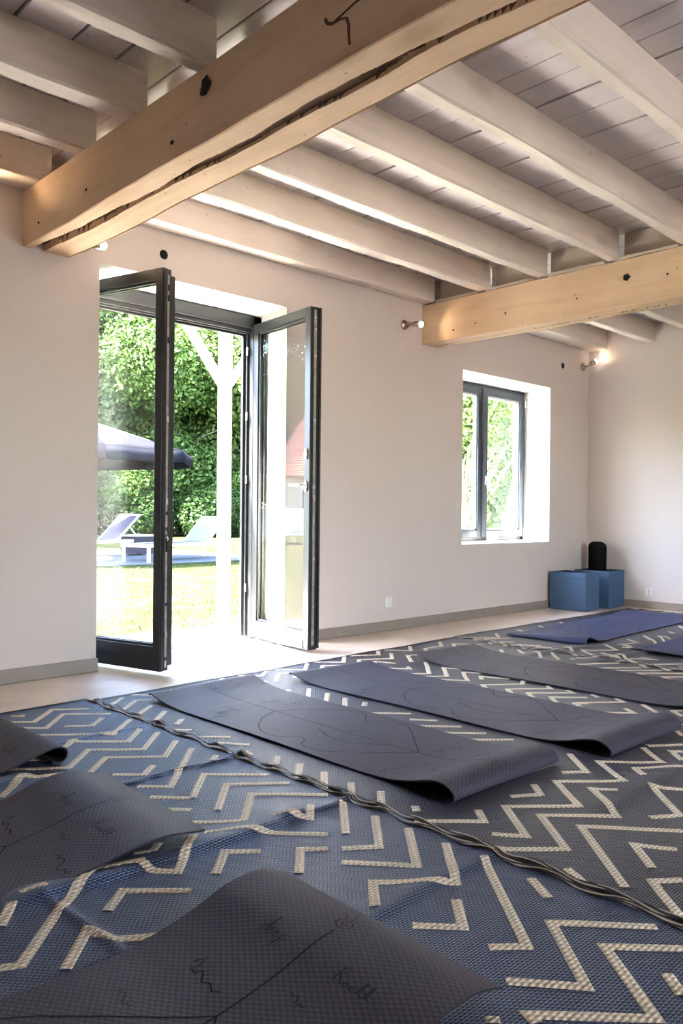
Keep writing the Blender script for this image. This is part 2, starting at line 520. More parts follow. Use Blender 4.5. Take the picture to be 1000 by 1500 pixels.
tag(MB().box(XL-.3, XL, YB-.3, YW-.001, -.05, ZT).build('wall_left', M['wall']), kind='structure')
FW = [(2.6,3.9)]   # unseen window assumed in the wall behind, sized for its fill light
mb = MB(); xs = XL
for a, b in FW:
    mb.box(xs, a, YB-.3, YB, -.05, ZT); mb.box(a, b, YB-.3, YB, 2.3, ZT); mb.box(a, b, YB-.3, YB, -.05, .6); xs = b
mb.box(xs, XR, YB-.3, YB, -.05, ZT)
tag(mb.build('wall_front', M['wall']), kind='structure')
tag(MB().box(XL-.3, XR+.3, YB-.3, YF+.06, -.06, 0).build('floor', M['floor']), kind='structure')

# ceiling: planks laid across the joists, dark gaps between
mb = MB(); x = XL
seams = [1.241,1.476,1.675,1.90,2.13,2.36,2.487,2.735,2.978,3.129,3.300,3.490,3.730,3.930,4.13,4.30,4.47,4.68,4.86,5.04,5.22,5.45,5.66,5.83]
x = XL-.3; pre = []
while x < 1.05: pre.append(x); x += rnd.uniform(.19,.25)
post = []; x = 6.02
while x < XR: post.append(x); x += rnd.uniform(.17,.23)
ss = pre+seams+post+[XR+.3]
for a, b in zip(ss[:-1], ss[1:]):
    if b-a < .08: continue
    dz = rnd.uniform(-.004,.004); g = .0045 if a > 1.7 else .0065
    mb.box(a+g, b-g, YB-.3, YW+.1, ZP+dz, ZP+.028+dz, 0)
mb.box(XL-.3, XR+.3, YB-.3, YW+.1, ZP+.034, ZT+.02, 1)
tag(mb.build('ceiling', [M['plank'], M['dark_hole']], bevel=.003), kind='structure')

def baseboard(name, *boxes):
    mb = MB()
    for b in boxes: mb.box(*b)
    return tag(mb.build(name, M['baseboard'], bevel=.004), kind='structure')
baseboard('baseboard_back', (XL, 2.232, YW-.016, YW, 0, .078))
baseboard('baseboard_back', (3.645, XR, YW-.016, YW, 0, .078))
baseboard('baseboard_right', (XR-.016, XR, YB, YW-.016, 0, .074))

# ------------------------------------------------------------------ main beams (hewn, with a long shrinkage crack)
def hewn_beam(name, label, x0, x1, z0, z1, y0, y1, crack, seed, wob=.006, cham=.012):
    """cross-section swept along y; crack = f(y) -> (centre 0..1 across the underside, half width, depth)"""
    r = random.Random(seed); ph = [r.uniform(0,6.28) for _ in range(12)]
    w = x1-x0; h = z1-z0
    prof = []                                   # (u across, z, tag) anticlockwise from the top left
    nb = 96
    for i in range(9): prof.append(('L', 1-i/8))
    for i in range(1,nb): prof.append(('B', i/nb))
    for i in range(9): prof.append(('R', i/8))
    for i in range(1,6): prof.append(('T', 1-i/6))
    n = int((y1-y0)/.025); P = []; dep = []
    for k in range(n+1):
        y = y0+(y1-y0)*k/n; row = []; drow = []
        def wv(a, b_): return wob*(math.sin(y*1.7+ph[a])+.6*math.sin(y*4.3+ph[b_])+.35*math.sin(y*11.0+ph[(a+b_)%12]))
        cc, cw, cd = crack(y)
        cc += .012*math.sin(y*9+ph[3])+.006*math.sin(y*27+ph[4])
        for s, t in prof:
            xl = x0+wv(0,1)*.5; xr = x1+wv(2,3)*1.4; zb = z0+wv(4,5)*.5; zt = z1+wv(6,7)*.4
            d = 0
            if s == 'L': x, z = xl, zb+t*(zt-zb)
            elif s == 'R': x, z = xr, zb+t*(zt-zb)
            elif s == 'T': x, z = xl+t*(xr-xl), zt
            else:
                x, z = xl+t*(xr-xl), zb
                e = abs(t-cc)/max(cw,1e-4)
                if e < 1 and cd > 0: d = cd*(1-e*e*.55); z += d
                # rounded arrises
                q = min(t,1-t)*w
                if q < cham: z += (cham-q)*.6
            row.append((x,y,z)); drow.append(d)
        row.append(row[0]); drow.append(drow[0])
        P.append(row); dep.append(drow)
    mb = MB()
    mb.grid(P, smooth=False, mat_fn=lambda i,j: 1 if min(dep[i][j],dep[i][j+1]) > .006 else 0)
    mb.add(P[0][:-1], [tuple(range(len(P[0])-1))]); mb.add(P[-1][:-1], [tuple(range(len(P[0])-1))[::-1]])
    o = mb.build(name, [M['beam'], M['crack']])
    return tag(o, label, 'beam')
def sm(a, b, x): t = max(0,min(1,(x-a)/(b-a))); return t*t*(3-2*t)
def crack1(y):
    # nearly the whole length; open and wide near the wall, thin in places
    c = .42+.10*math.sin(y*.9+.4)+.04*math.sin(y*2.3)
    w = .075+.03*sm(3.7,4.2,y)+.022*math.sin(y*3.1+1)+.02*math.sin(y*7.3)
    return c, max(.04,w), .022+.03*sm(3.5,4.2,y)+.012*(1+math.sin(y*2.0))
def crack2(y):
    c = .72+.08*math.sin(y*1.4)
    return c, .05+.05*sm(3.4,2.8,y), .012+.02*sm(3.6,2.6,y)
big = hewn_beam('ceiling_beam', 'large oak ceiling beam with a long dark crack underneath, running over the open door', 1.77, 2.045, 2.385, 2.682, YB+.02, YW+.08, crack1, 3)
far = hewn_beam('ceiling_beam', 'lighter tan oak ceiling beam meeting the wall between the door and the window', 5.12, 5.315, 2.350, 2.672, YB+.02, YW+.08, crack2, 9, .005)

def blob(mb, c, nrm, r, n=14, seed=0, m=0, ell=1.0):
    """small irregular dark pit set into a face"""
    q = random.Random(seed); c = Vector(c); nrm = Vector(nrm)
    a = nrm.cross(Vector((0,0,1))).normalized(); b = nrm.cross(a)
    rim = []; inn = []
    for k in range(n):
        s = r*q.uniform(.75,1.2); t = 2*math.pi*k/n
        rim.append(c+nrm*.0015+a*math.cos(t)*s*ell+b*math.sin(t)*s)
        inn.append(c-nrm*.0+a*math.cos(t)*s*ell*.6+b*math.sin(t)*s*.6)
    mb.add(rim+[c+nrm*.0012], [(k,(k+1)%n,n) for k in range(n)], m)
    mb.add([p-nrm*.004 for p in rim]+rim, [(k,(k+1)%n,(k+1)%n+n,k+n) for k in range(n)], m)
def pits(parent, name, spots, nx):
    for i,(x,y,z,r,e) in enumerate(spots):
        mb = MB(); blob(mb, (x,y,z), (nx,0,0), r, seed=i*7+3, ell=e)
        mb.build(name, M['dark_hole'], parent, fix=False)
pits(big, 'knot_hole', [(1.762,2.62,2.60,.030,1.0),(1.762,2.635,2.58,.018,1.3)], -1)
pits(big, 'nail_hole', [(1.763,3.62,2.475,.007,1),(1.763,4.16,2.455,.006,1),(1.763,2.86,2.455,.008,1.4)], -1)
pits(far, 'knot_hole', [(5.113,2.58,2.545,.022,1.2)], -1)
pits(far, 'nail_hole', [(5.113,3.55,2.47,.008,1),(5.113,4.05,2.42,.007,1),(5.113,3.83,2.44,.006,1),(5.113,2.3,2.51,.007,1),(5.113,2.95,2.47,.006,1)], -1)
# shrinkage split and branching crack on the shaded side of the big beam
mb = MB(); q_ = random.Random(2)
for pts, w0 in (([(1.935,2.555),(1.925,2.535),(1.90,2.525),(1.86,2.522),(1.835,2.515),(1.825,2.49),(1.824,2.455),(1.820,2.425)], .010), ([(1.90,2.525),(1.80,2.545),(1.70,2.552)], .003)):
    n_ = len(pts)
    for k,(a, b) in enumerate(zip(pts[:-1], pts[1:])):
        w_ = w0*.7*(.5+q_.random()*.7)
        mb.bar((1.7645,a[0],a[1]), (1.7645,b[0],b[1]), .012, w_)
mb.build('side_crack', M['crack'], big)

# ------------------------------------------------------------------ joists
def joist(label, x0, x1, y0, y1, seed, z0=2.688, z1=None, group=None):
    z1 = z1 or ZP-.001
    r = random.Random(seed); ph = [r.uniform(0,6.28) for _ in range(8)]
    L = x1-x0; n = max(8,int(L/.06)); w = y1-y0; P = []
    cx = (x0+x1)/2; cy = (y0+y1)/2
    for k in range(n+1):
        x = x0+L*k/n
        def wv(i, a=.004): return a*(math.sin(x*1.9+ph[i])+.5*math.sin(x*5.3+ph[(i+3)%8])+.3*math.sin(x*13+ph[(i+5)%8]))
        ya, yb, za = y0+wv(0)*.6, y1+wv(1), z0+wv(2)*.5
        c = .008+.004*math.sin(x*7+ph[4])
        c2 = .010+.006*math.sin(x*5+ph[5])
        ring = [(ya,z1),(ya,(z1+za)/2+.02),(ya,za+c),(ya+c,za),((ya+yb)/2,za+wv(6,.002)),(yb-c2,za),(yb,za+c2),(yb,z1),(ya,z1)]
        P.append([(x-cx,y-cy,z-z0) for y,z in ring])
    mb = MB().grid(P, smooth=False)
    mb.add(P[0][:-1], [tuple(range(8))]); mb.add(P[-1][:-1], [tuple(range(8))[::-1]])
    o = mb.build('ceiling_joist', M['joist'], loc=(cx,cy,z0))
    return tag(o, label, 'joist', group)
right_bay = [(4.265,4.376,'against the door wall'), (3.712,3.815,'second out from the door wall'), (3.205,3.298,'third out from the door wall'),
             (2.652,2.735,'fourth out from the door wall'), (2.135,2.220,'fifth out from the door wall'), (1.545,1.625,'sixth out from the door wall')]
for i,(a,b,s) in enumerate(right_bay):
    joist('limewashed joist between the two oak beams, '+s, 2.02, 5.14, a, b, 20+i)
for i,(a,b,s) in enumerate([(4.19,4.376,'lowest in the photo, against the wall'),(3.665,3.765,'second from the wall'),(3.165,3.28,'third from the wall'),(2.625,2.715,'fourth from the wall, topmost at upper left')]):
    joist('limewashed joist left of the large oak beam, '+s, XL+.01, 1.845-.01*i, a, b, 40+i)
for i,(a,b,s) in enumerate([(4.18,4.376,'over the window in the far corner'),(3.66,3.75,'next one out from the window wall'),(3.14,3.23,'at the right edge of the photo')]):
    joist('limewashed ceiling joist beyond the tan oak beam, '+s, 5.22, XR+.005, a, b, 60+i)
# packing strip and filler boards on top of the far beam, between joist ends
for i in range(len(right_bay)-1):
    ya = right_bay[i+1][1]+.03; yb = right_bay[i][0]-.012
    MB().box(5.128, 5.20, ya-.01, yb, 2.676, 2.700).build('packing_strip', M['filler'], far, bevel=.004)
    MB().box(5.205, 5.235, ya-.02, yb+.005, 2.700, ZP-.004).build('filler_board', M['filler'], far, bevel=.003)

# ------------------------------------------------------------------ door
door = thing('door_1', 'open double glazed garden door with anthracite frames', 'door', (2.92,YF,0), 0, kind='structure')
dx, dy = 2.92, YF
mb = MB()
def fr(x0,x1,y0,y1,z0,z1,m=0): mb.box(x0-dx,x1-dx,y0-dy,y1-dy,z0,z1,m)
fr(2.13,2.205,4.745,4.83,0,2.388); fr(3.632,3.708,4.745,4.83,0,2.388); fr(2.13,3.708,4.745,4.83,2.30,2.388)
fr(2.205,2.228,4.79,4.83,.02,2.30); fr(3.61,3.632,4.79,4.83,.02,2.30); fr(2.205,3.632,4.79,4.83,2.262,2.30)
fr(2.205,3.632,4.765,4.785,2.27,2.30); fr(3.588,3.61,4.808,4.83,.02,2.262); fr(2.228,3.61,4.808,4.83,2.245,2.262)
mb.build('door_frame', M['anthracite'], door, bevel=.003)
MB().box(2.205-dx,3.632-dx,4.745-dy,4.83-dy,0,.018).build('threshold', plain('pale_threshold', (.55,.53,.50), .4), door, bevel=.004)
mb = MB()
for z in (.35,1.15,1.62,2.1): mb.box(3.604-dx,3.611-dx,4.775-dy,4.79-dy,z,z+.06)
mb.build('strike_plate', M['steel'], door)

def leaf(label, hinge, ang, w, side, z0, z1, st, top, bot, T=.070):
    """leaf-local: X from hinge to free edge, Y thickness (0 .. side*T), Z up"""
    mb = MB()
    y0, y1 = sorted((0, side*T))
    def b(x0,x1,za,zb,m=0,ya=y0,yb=y1): mb.box(x0,x1,ya,yb,za,zb,m)
    b(0,st,z0,z1); b(w-st,w,z0,z1); b(st,w-st,z1-top,z1); b(st,w-st,z0,z0+bot)
    # glazing beads, set back from the faces
    bd = .014
    for ya, yb in ((y0+.012,y0+.026),(y1-.026,y1-.012)):
        b(st,st+bd,z0+bot,z1-top,0,ya,yb); b(w-st-bd,w-st,z0+bot,z1-top,0,ya,yb)
        b(st,w-st,z1-top-bd,z1-top,0,ya,yb); b(st,w-st,z0+bot,z0+bot+bd,0,ya,yb)
    # raised lower board of the kick rail
    for ya, yb in ((y0-.004,y0),(y1,y1+.004)): b(st*.9,w-st*.9,z0+.012,z0+bot*.48,0,ya,yb)
    o = mb.build('door_leaf', M['anthracite'], door, (hinge[0]-dx,hinge[1]-dy,0), ang, bevel=.003)
    o['label'] = label
    ym = (y0+y1)/2
    MB().box(st-.004,w-st+.004,ym-.012,ym+.012,z0+bot-.004,z1-top+.004).build('glass_pane', M['glass_door'], o)
    mb = MB()
    for ya, yb in ((ym-.016,ym-.012),(ym+.012,ym+.016)):
        for q in ((st-.002,st+.004),(w-st-.004,w-st+.002)): mb.box(q[0],q[1],ya,yb,z0+bot,z1-top)
        mb.box(st,w-st,ya,yb,z1-top-.006,z1-top); mb.box(st,w-st,ya,yb,z0+bot,z0+bot+.006)
    mb.build('glazing_seal', M['gasket'], o)
    return o
HL = (2.200,4.740); EL = (2.409,3.989)
aL = math.atan2(EL[1]-HL[1], EL[0]-HL[0]); wL = math.hypot(EL[1]-HL[1], EL[0]-HL[0])
L1 = leaf('left door leaf swung into the room, near black, seen edge on', HL, aL, wL, 1, .030, 2.326, .052, .066, .140)
HR = (3.625,4.730); ER = (3.551,4.013)
aR = math.atan2(ER[1]-HR[1], ER[0]-HR[0]); wR = math.hypot(ER[1]-HR[1], ER[0]-HR[0])
R1 = leaf('right door leaf swung into the room, grey outer face with a lever handle', HR, aR, wR, 1, .020, 2.320, .062, .062, .125)
# free-edge hardware, left leaf
mb = MB(); mb.box(wL, wL+.004, .008, .030, .03, 2.30); mb.build('edge_flange', M['anthracite'], L1)
mb = MB(); mb.box(wL, wL+.006, .034, .050, .05, 2.29)
mb.build('lock_channel', M['channel'], L1, bevel=.001)
for z in (.09,.22,.40,.83,.92,.98,1.45,1.9,2.14,2.2):
    MB().box(wL+.005, wL+.010, .035, .049, z, z+rnd.choice([.02,.035,.06])).build('lock_keep', M['steel'] if rnd.random()<.4 else M['gasket'], L1, bevel=.001)
MB().box(wL-.045, wL-.002, .070, .105, .055, 2.295).box(wL-.062, wL-.030, .105, .118, .07, 2.28).build('meeting_stile', M['anthracite'], L1, bevel=.003)
mb = MB(); mb.tube([(wL+.010,.042,.775),(wL+.035,.02,.79),(wL+.062,-.022,.803)], [.008,.006,.005]); mb.obox((wL+.012,.042,.745),(.006,0,0),(0,.007,0),(0,.0,.035))
mb.build('flush_bolt_lever', M['gasket'], L1)
# free-edge hardware, right leaf
MB().box(wR, wR+.003, .004, .016, .03, 2.31).build('edge_seal', M['gasket'], R1)
MB().box(wR, wR+.006, .026, .046, .05, 2.30).build('lock_channel', M['channel'], R1, bevel=.001)
for z in (.06,.12,.30,.62,1.02,1.10,1.55,1.98,2.16,2.24):
    MB().box(wR+.005, wR+.010, .028, .044, z, z+rnd.choice([.015,.02,.04])).build('lock_keep', M['steel'], R1, bevel=.001)
MB().box(wR-.004, wR+.012, .070, .084, .03, 2.318).build('overlap_strip', M['anthracite'], R1, bevel=.003)
# lever handle and cylinder cover on the outer face (local y = 0 side)
hx = wR-.034
mb = MB(); mb.lathe((hx,-.0,1.118), (0,-1,0), [(.0,0),(.021,0),(.021,.009),(.017,.011),(0,.011)])
for v in range(len(mb.v)): x,y,z = mb.v[v]; mb.v[v] = (hx+(x-hx)*.75, y, 1.118+(z-1.118)*1.7)
mb.tube([(hx,-.008,1.122),(hx,-.042,1.122),(hx-.012,-.052,1.122),(hx-.05,-.053,1.124),(hx-.125,-.053,1.126)], [.010,.010,.010,.0095,.008], 12)
mb.build('door_handle', M['steel'], R1)
mb = MB(); mb.lathe((hx,0,1.335), (0,-1,0), [(0,0),(.020,0),(.020,.010),(.016,.012),(0,.012)])
for v in range(len(mb.v)): x,y,z = mb.v[v]; mb.v[v] = (hx+(x-hx)*.75, y, 1.335+(z-1.335)*1.9)
cy = mb.build('cylinder_cover', M['steel'], R1)

# ------------------------------------------------------------------ window
win = thing('window_1', 'two sash blue grey window in a deep white reveal', 'window', (6.392,YF,.678), kind='structure')
wx, wz = 6.392, .678
mb = MB()
X0, X1, Z0, Z1 = 5.612-wx, 7.173-wx, 0, 2.205-wz
mb.box(X0,X0+.05,-.045,.03,Z0,Z1); mb.box(X1-.05,X1,-.045,.03,Z0,Z1); mb.box(X0,X1,-.045,.03,Z1-.05,Z1); mb.box(X0,X1,-.045,.03,Z0,Z0+.045)
mb.build('window_frame', M['win_frame'], win, bevel=.003)
def sash(x0, x1, mull):
    mb = MB(); a, b, s = .03, Z1-.03, .075
    y0, y1 = -.072, -.01
    mb.box(x0,x0+s,y0,y1,a,b); mb.box(x1-s,x1,y0,y1,a,b); mb.box(x0+s,x1-s,y0,y1,b-s,b); mb.box(x0+s,x1-s,y0,y1,a,a+s)
    o = mb.build('sash', M['win_frame'], win, bevel=.006)
    mb = MB(); q = .016
    mb.box(x0+s,x0+s+q,y0+.018,y1-.01,a+s,b-s); mb.box(x1-s-q,x1-s,y0+.018,y1-.01,a+s,b-s); mb.box(x0+s,x1-s,y0+.018,y1-.01,b-s-q,b-s); mb.box(x0+s,x1-s,y0+.018,y1-.01,a+s,a+s+q)
    mb.build('glazing_bead', plain('white_spacer_bead', (.75,.75,.73), .35), o)
    MB().box(x0+s-.004,x1-s+.004,-.046,-.028,a+s-.004,b-s+.004).build('glass_pane', M['glass'], o)
    return o
xm = 6.428-wx
sash(X0+.03, xm-.004, 0); s2 = sash(xm+.004, X1-.03, 1)
MB().box(xm-.022, xm+.022, -.084, -.07, .035, Z1-.035).build('mullion_cover', M['win_frame'], win, bevel=.004)
mb = MB(); hz = 1.265-wz
mb.box(xm+.022,xm+.050,-.080,-.070,hz-.04,hz+.05); mb.tube([(xm+.036,-.078,hz+.01),(xm+.036,-.115,hz+.01),(xm+.04,-.125,hz-.005),(xm+.055,-.128,hz-.11)], [.009,.009,.009,.007], 10)
mb.build('window_handle', M['white_plastic'], win, bevel=.002)
mb = MB()
for z in (.10, Z1-.16): mb.lathe((X1-.028,-.082,z), (0,0,1), [(0,0),(.010,0),(.010,.075),(0,.075)], 12)
mb.build('hinge', M['white_plastic'], win)

# white candle holder on the sill
cd = thing('candle_holder', 'small square white candle holder on the window sill', 'candle holder', (6.45,4.60,.6775))
mb = MB(); s = .040; t = .006; h = .092
mb.box(-s,s,-s,s,0,.008); mb.box(-s,-s+t,-s,s,.008,h); mb.box(s-t,s,-s,s,.008,h); mb.box(-s+t,s-t,-s,-s+t,.008,h); mb.box(-s+t,s-t,s-t,s,.008,h)
mb.build('holder', M['white_plastic'], cd, bevel=.002)
MB().lathe((0,0,.008), (0,0,1), [(0,0),(.026,0),(.026,.05),(.022,.054),(0,.052)], 20).build('candle', plain('candle_wax', (.8,.77,.68), .5), cd)

# ------------------------------------------------------------------ small wall fittings
lamp_glow = emis('lit_lamp_lens', (1,.88,.74), 6)
lamp_glow_dim = emis('lit_lamp_side', (1,.93,.85), 6)
def spot_lamp(label, x, z, aim, power, size=.9, blend=.6):
    t = thing('wall_spotlight', label, 'spotlight', (x,YW,z), group=None)
    aim = Vector(aim).normalized()
    MB().lathe((0,0,0), (0,-1,0), [(0,0),(.040,0),(.040,.010),(.034,.016),(.012,.018),(.012,.03)], 24).build('base', M['bronze'], t)
    p0 = Vector((0,-.028,0)); p1 = Vector((0,-.055,0))+aim*.01; p2 = p1+aim*.055; p3 = p2+aim*.045
    MB().tube([p0,Vector((0,-.05,0)),p1,p2], [.009,.009,.010,.012], 12).build('arm', M['bronze'], t)
    MB().lathe(p1+aim*.02, aim, [(0,0),(.016,0),(.025,.02),(.027,.062),(.023,.062)], 20).build('lamp_head', M['bronze'], t)
    MB().lathe(p1+aim*.02, aim, [(.0235,.050),(.024,.078),(.015,.088),(0,.09)], 20).build('lens', lamp_glow, t)
    ld = bpy.data.lights.new('spot_beam', 'SPOT'); ld.energy = power; ld.color = (1,.72,.45); ld.spot_size = math.radians(130); ld.spot_blend = blend; ld.shadow_soft_size = .025
    lo = bpy.data.objects.new('spot_beam', ld); COL.objects.link(lo); lo.parent = t
    lo.location = p1+aim*.118
    lo.rotation_euler = aim.to_track_quat('-Z','Y').to_euler()
    return t
spot_lamp('lit wall spotlight pointing into the room, left of the tan beam', 4.895, 2.478, (.40,-.86,-.10), 1.1)
spot_lamp('wall spotlight in the far corner above the window, tilted up', 7.735, 2.508, (.55,-.62,.52), .8)
spot_lamp('wall spotlight peeking out behind the large beam over the door', 2.112, 2.470, (.60,-.60,-.12), 1.2)
spot_lamp('wall spotlight hidden past the left edge, washing the beam end with warm light', 1.46, 2.46, (.30,-.62,.62), 2.2)
for x, z, s in ((2.652,2.540,'above the open door'), (7.338,2.470,'above the window near the corner')):
    t = thing('vent_hole', 'round black hole in the wall '+s, 'vent', (x,YW,z))
    MB().lathe((0,0,0), (0,-1,0), [(.030,.001),(.034,.0),(.036,.002),(.033,.004),(.029,.001)], 24).build('rim', M['wall'], t)
    MB().lathe((0,0,0), (0,-1,0), [(0,.0006),(.0325,.0012)], 24).build('opening', M['dark_hole'], t, fix=False)
# low wall switch
t = thing('wall_switch', 'small white wall switch low on the wall right of the door', 'switch', (4.735,YW,.225))
MB().box(-.04,.04,-.010,0,-.04,.04).build('cover_plate', M['white_plastic'], t, bevel=.004)
MB().box(-.004,.026,-.016,-.009,-.028,.026).build('rocker', M['white_plastic'], t, bevel=.003)
# double socket on the end wall
t = thing('power_socket', 'white double power socket low on the right wall', 'socket', (XR,3.69,.162), 0)
MB().box(-.010,0,-.042,.042,-.042,.042).build('cover_plate', M['white_plastic'], t, bevel=.004)
for z in (.019,-.019):
    f = MB().lathe((-.009,0,z), (-1,0,0), [(0,-.002),(.0145,-.002),(.0165,.003),(.019,.002),(.0195,0)], 20).build('outlet', M['white_plastic'], t)
    MB().lathe((-.0105,.006,z), (-1,0,0), [(0,.0006),(.003,.0003)], 10).lathe((-.0105,-.006,z), (-1,0,0), [(0,.0006),(.003,.0003)], 10).lathe((-.0095,0,z), (-1,0,0), [(.0135,.0013),(.0148,.0040)], 20).build('pin_holes', plain('socket_recess', (.12,.12,.12), .6), f, fix=False)

# ------------------------------------------------------------------ storage boxes and the black piece
def storage_box(label, x, y, rz, wx_, wy_, h):
    t = thing('storage_box', label, 'box', (x,y,0), rz)
    mb = MB(); a, b = wx_/2, wy_/2; w = .007
    mb.box(-a,a,-b,b,.002,.010,0)
    for q in ((-a,-a+w,-b,b),(a-w,a,-b,b),(-a+w,a-w,-b,-b+w),(-a+w,a-w,b-w,b)): mb.box(*q,.010,h,0)
    mb.build('fabric_walls', M['box_blue'], t, bevel=.003)
    mb = MB(); e = .0015
    for q in ((-a-e,-a+w+e,-b-e,b+e),(a-w-e,a+e,-b-e,b+e),(-a+w,a-w,-b-e,-b+w+e),(-a+w,a-w,b-w-e,b+e)): mb.box(*q,h-.045,h+.002,0)
    mb.build('folded_hem', M['box_blue'], t, bevel=.002)
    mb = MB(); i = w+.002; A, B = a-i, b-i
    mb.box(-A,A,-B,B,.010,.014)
    for q in ((-A,-A+.002,-B,B),(A-.002,A,-B,B),(-A,A,-B,-B+.002),(-A,A,B-.002,B)): mb.box(*q,.014,h-.002)  # inner walls added to carry the inside shade in their colour
    mb.build('shade_lining', M['box_in'], t)
    return t
storage_box('open blue fabric storage box nearest the room, in the far corner', 7.225, 4.160, .06, .305, .375, .370)
storage_box('open blue fabric storage box against the end wall, black piece standing in it', 7.655, 4.125, .03, .335, .375, .375)
mb = MB(); prof = []
wb, hb = .125, .665
for k in range(13):
    u = -1+2*k/12; prof.append((u*wb, hb-.035*u*u-(.02 if abs(u)>.95 else 0)))
poly = [(-wb*.93,0.02)]+prof+[(wb*.93,0.02)]
mb.prism(poly, 'x', -.045, .045)
o = mb.build('foam_bolster', M['black_foam'], loc=(7.66,4.155,0), rotz=-.62, bevel=.010)
tag(o, 'black foam bolster with rounded top standing in the rear blue box', 'bolster')
# ------------------------------------------------------------------ rugs
RZ = .006
FOLDS = [ # (x0,x1,y0,y1,height,width)
 (1.36,1.88,3.085,3.090,.008,.014),(1.32,1.885,2.470,2.490,.012,.014),(.80,1.60,1.895,1.862,.018,.045),(1.58,1.86,1.862,1.872,.011,.016),
 (1.36,1.86,1.285,1.305,.010,.030),(2.40,2.98,1.255,1.270,.012,.050),(4.55,5.3,2.93,2.86,.018,.05),(4.70,5.4,2.55,2.48,.016,.05),(5.4,6.6,2.66,2.70,.012,.05),
 (.85,1.16,2.72,2.78,.015,.04)]
def rug_h(x, y):
    z = .0025*math.sin(x*7.1+1.3*math.sin(y*3.3))*math.sin(y*8.3+x*2.0)+.0025
    for x0,x1,y0,y1,h,w in FOLDS:
        if x < x0-.12 or x > x1+.12: continue
        t = (x-x0)/(x1-x0); yc = y0+(y1-y0)*t+.006*math.sin(x*17)
        e = (y-yc)/w
        if abs(e) > 3.5: continue
        f = sm(-.16,.06,t)*sm(1.12,.97,t)
        # steep on the room side, gentle towards the door wall
        e *= 1.7 if y < yc else .6
        z += h*f*math.exp(-e*e)
    for xc,ya,yb,h,w in ((.842,1.5,1.9,.007,.014),):
        f = sm(ya-.05,ya+.1,y)*sm(yb+.05,yb-.1,y); e = (x-xc-.01*math.sin(y*9))/w
        if abs(e) < 3: z += h*f*math.exp(-e*e)
    return z+RZ
def parse(s): 
    out = []
    for l in s.strip().split('\n'):
        q = [float(v) for v in l.split()]; out.append([(q[i],q[i+1]) for i in range(0,len(q),2)])
    return out
def ribbon(mb, pts, w, zf, m=0, step=.02, lift=.0022, wob=0, rr=None):
    """flat strip with mitred corners following a height function"""
    P = [Vector((a,b,0)) for a,b in pts]; Q = []
    for i in range(len(P)):
        if 0 < i < len(P)-1:
            d0 = (P[i]-P[i-1]).normalized(); d1 = (P[i+1]-P[i]).normalized()
            n0 = Vector((-d0.y,d0.x,0)); n1 = Vector((-d1.y,d1.x,0)); b = (n0+n1)
            b = b/ max(.25, b.length_squared) * 2 if b.length > .05 else n0
            if b.length > 2.2: b = b.normalized()*2.2
        else:
            d = (P[1]-P[0]).normalized() if i == 0 else (P[-1]-P[-2]).normalized(); b = Vector((-d.y,d.x,0))
        Q.append(b*w/2)
    for i in range(len(P)-1):
        n = max(1,int((P[i+1]-P[i]).length/step)); row = []
        for k in range(n+1):
            t = k/n; c = P[i].lerp(P[i+1],t); o = Q[i].lerp(Q[i+1],t)
            a, b = c-o, c+o
            row.append([(c.x+o.x*g,c.y+o.y*g,zf(c.x+o.x*g,c.y+o.y*g)+(lift if abs(g)<.9 else .0003)) for g in (-1,-.8,-.4,0,.4,.8,1)])
        mb.grid(row, m, True)
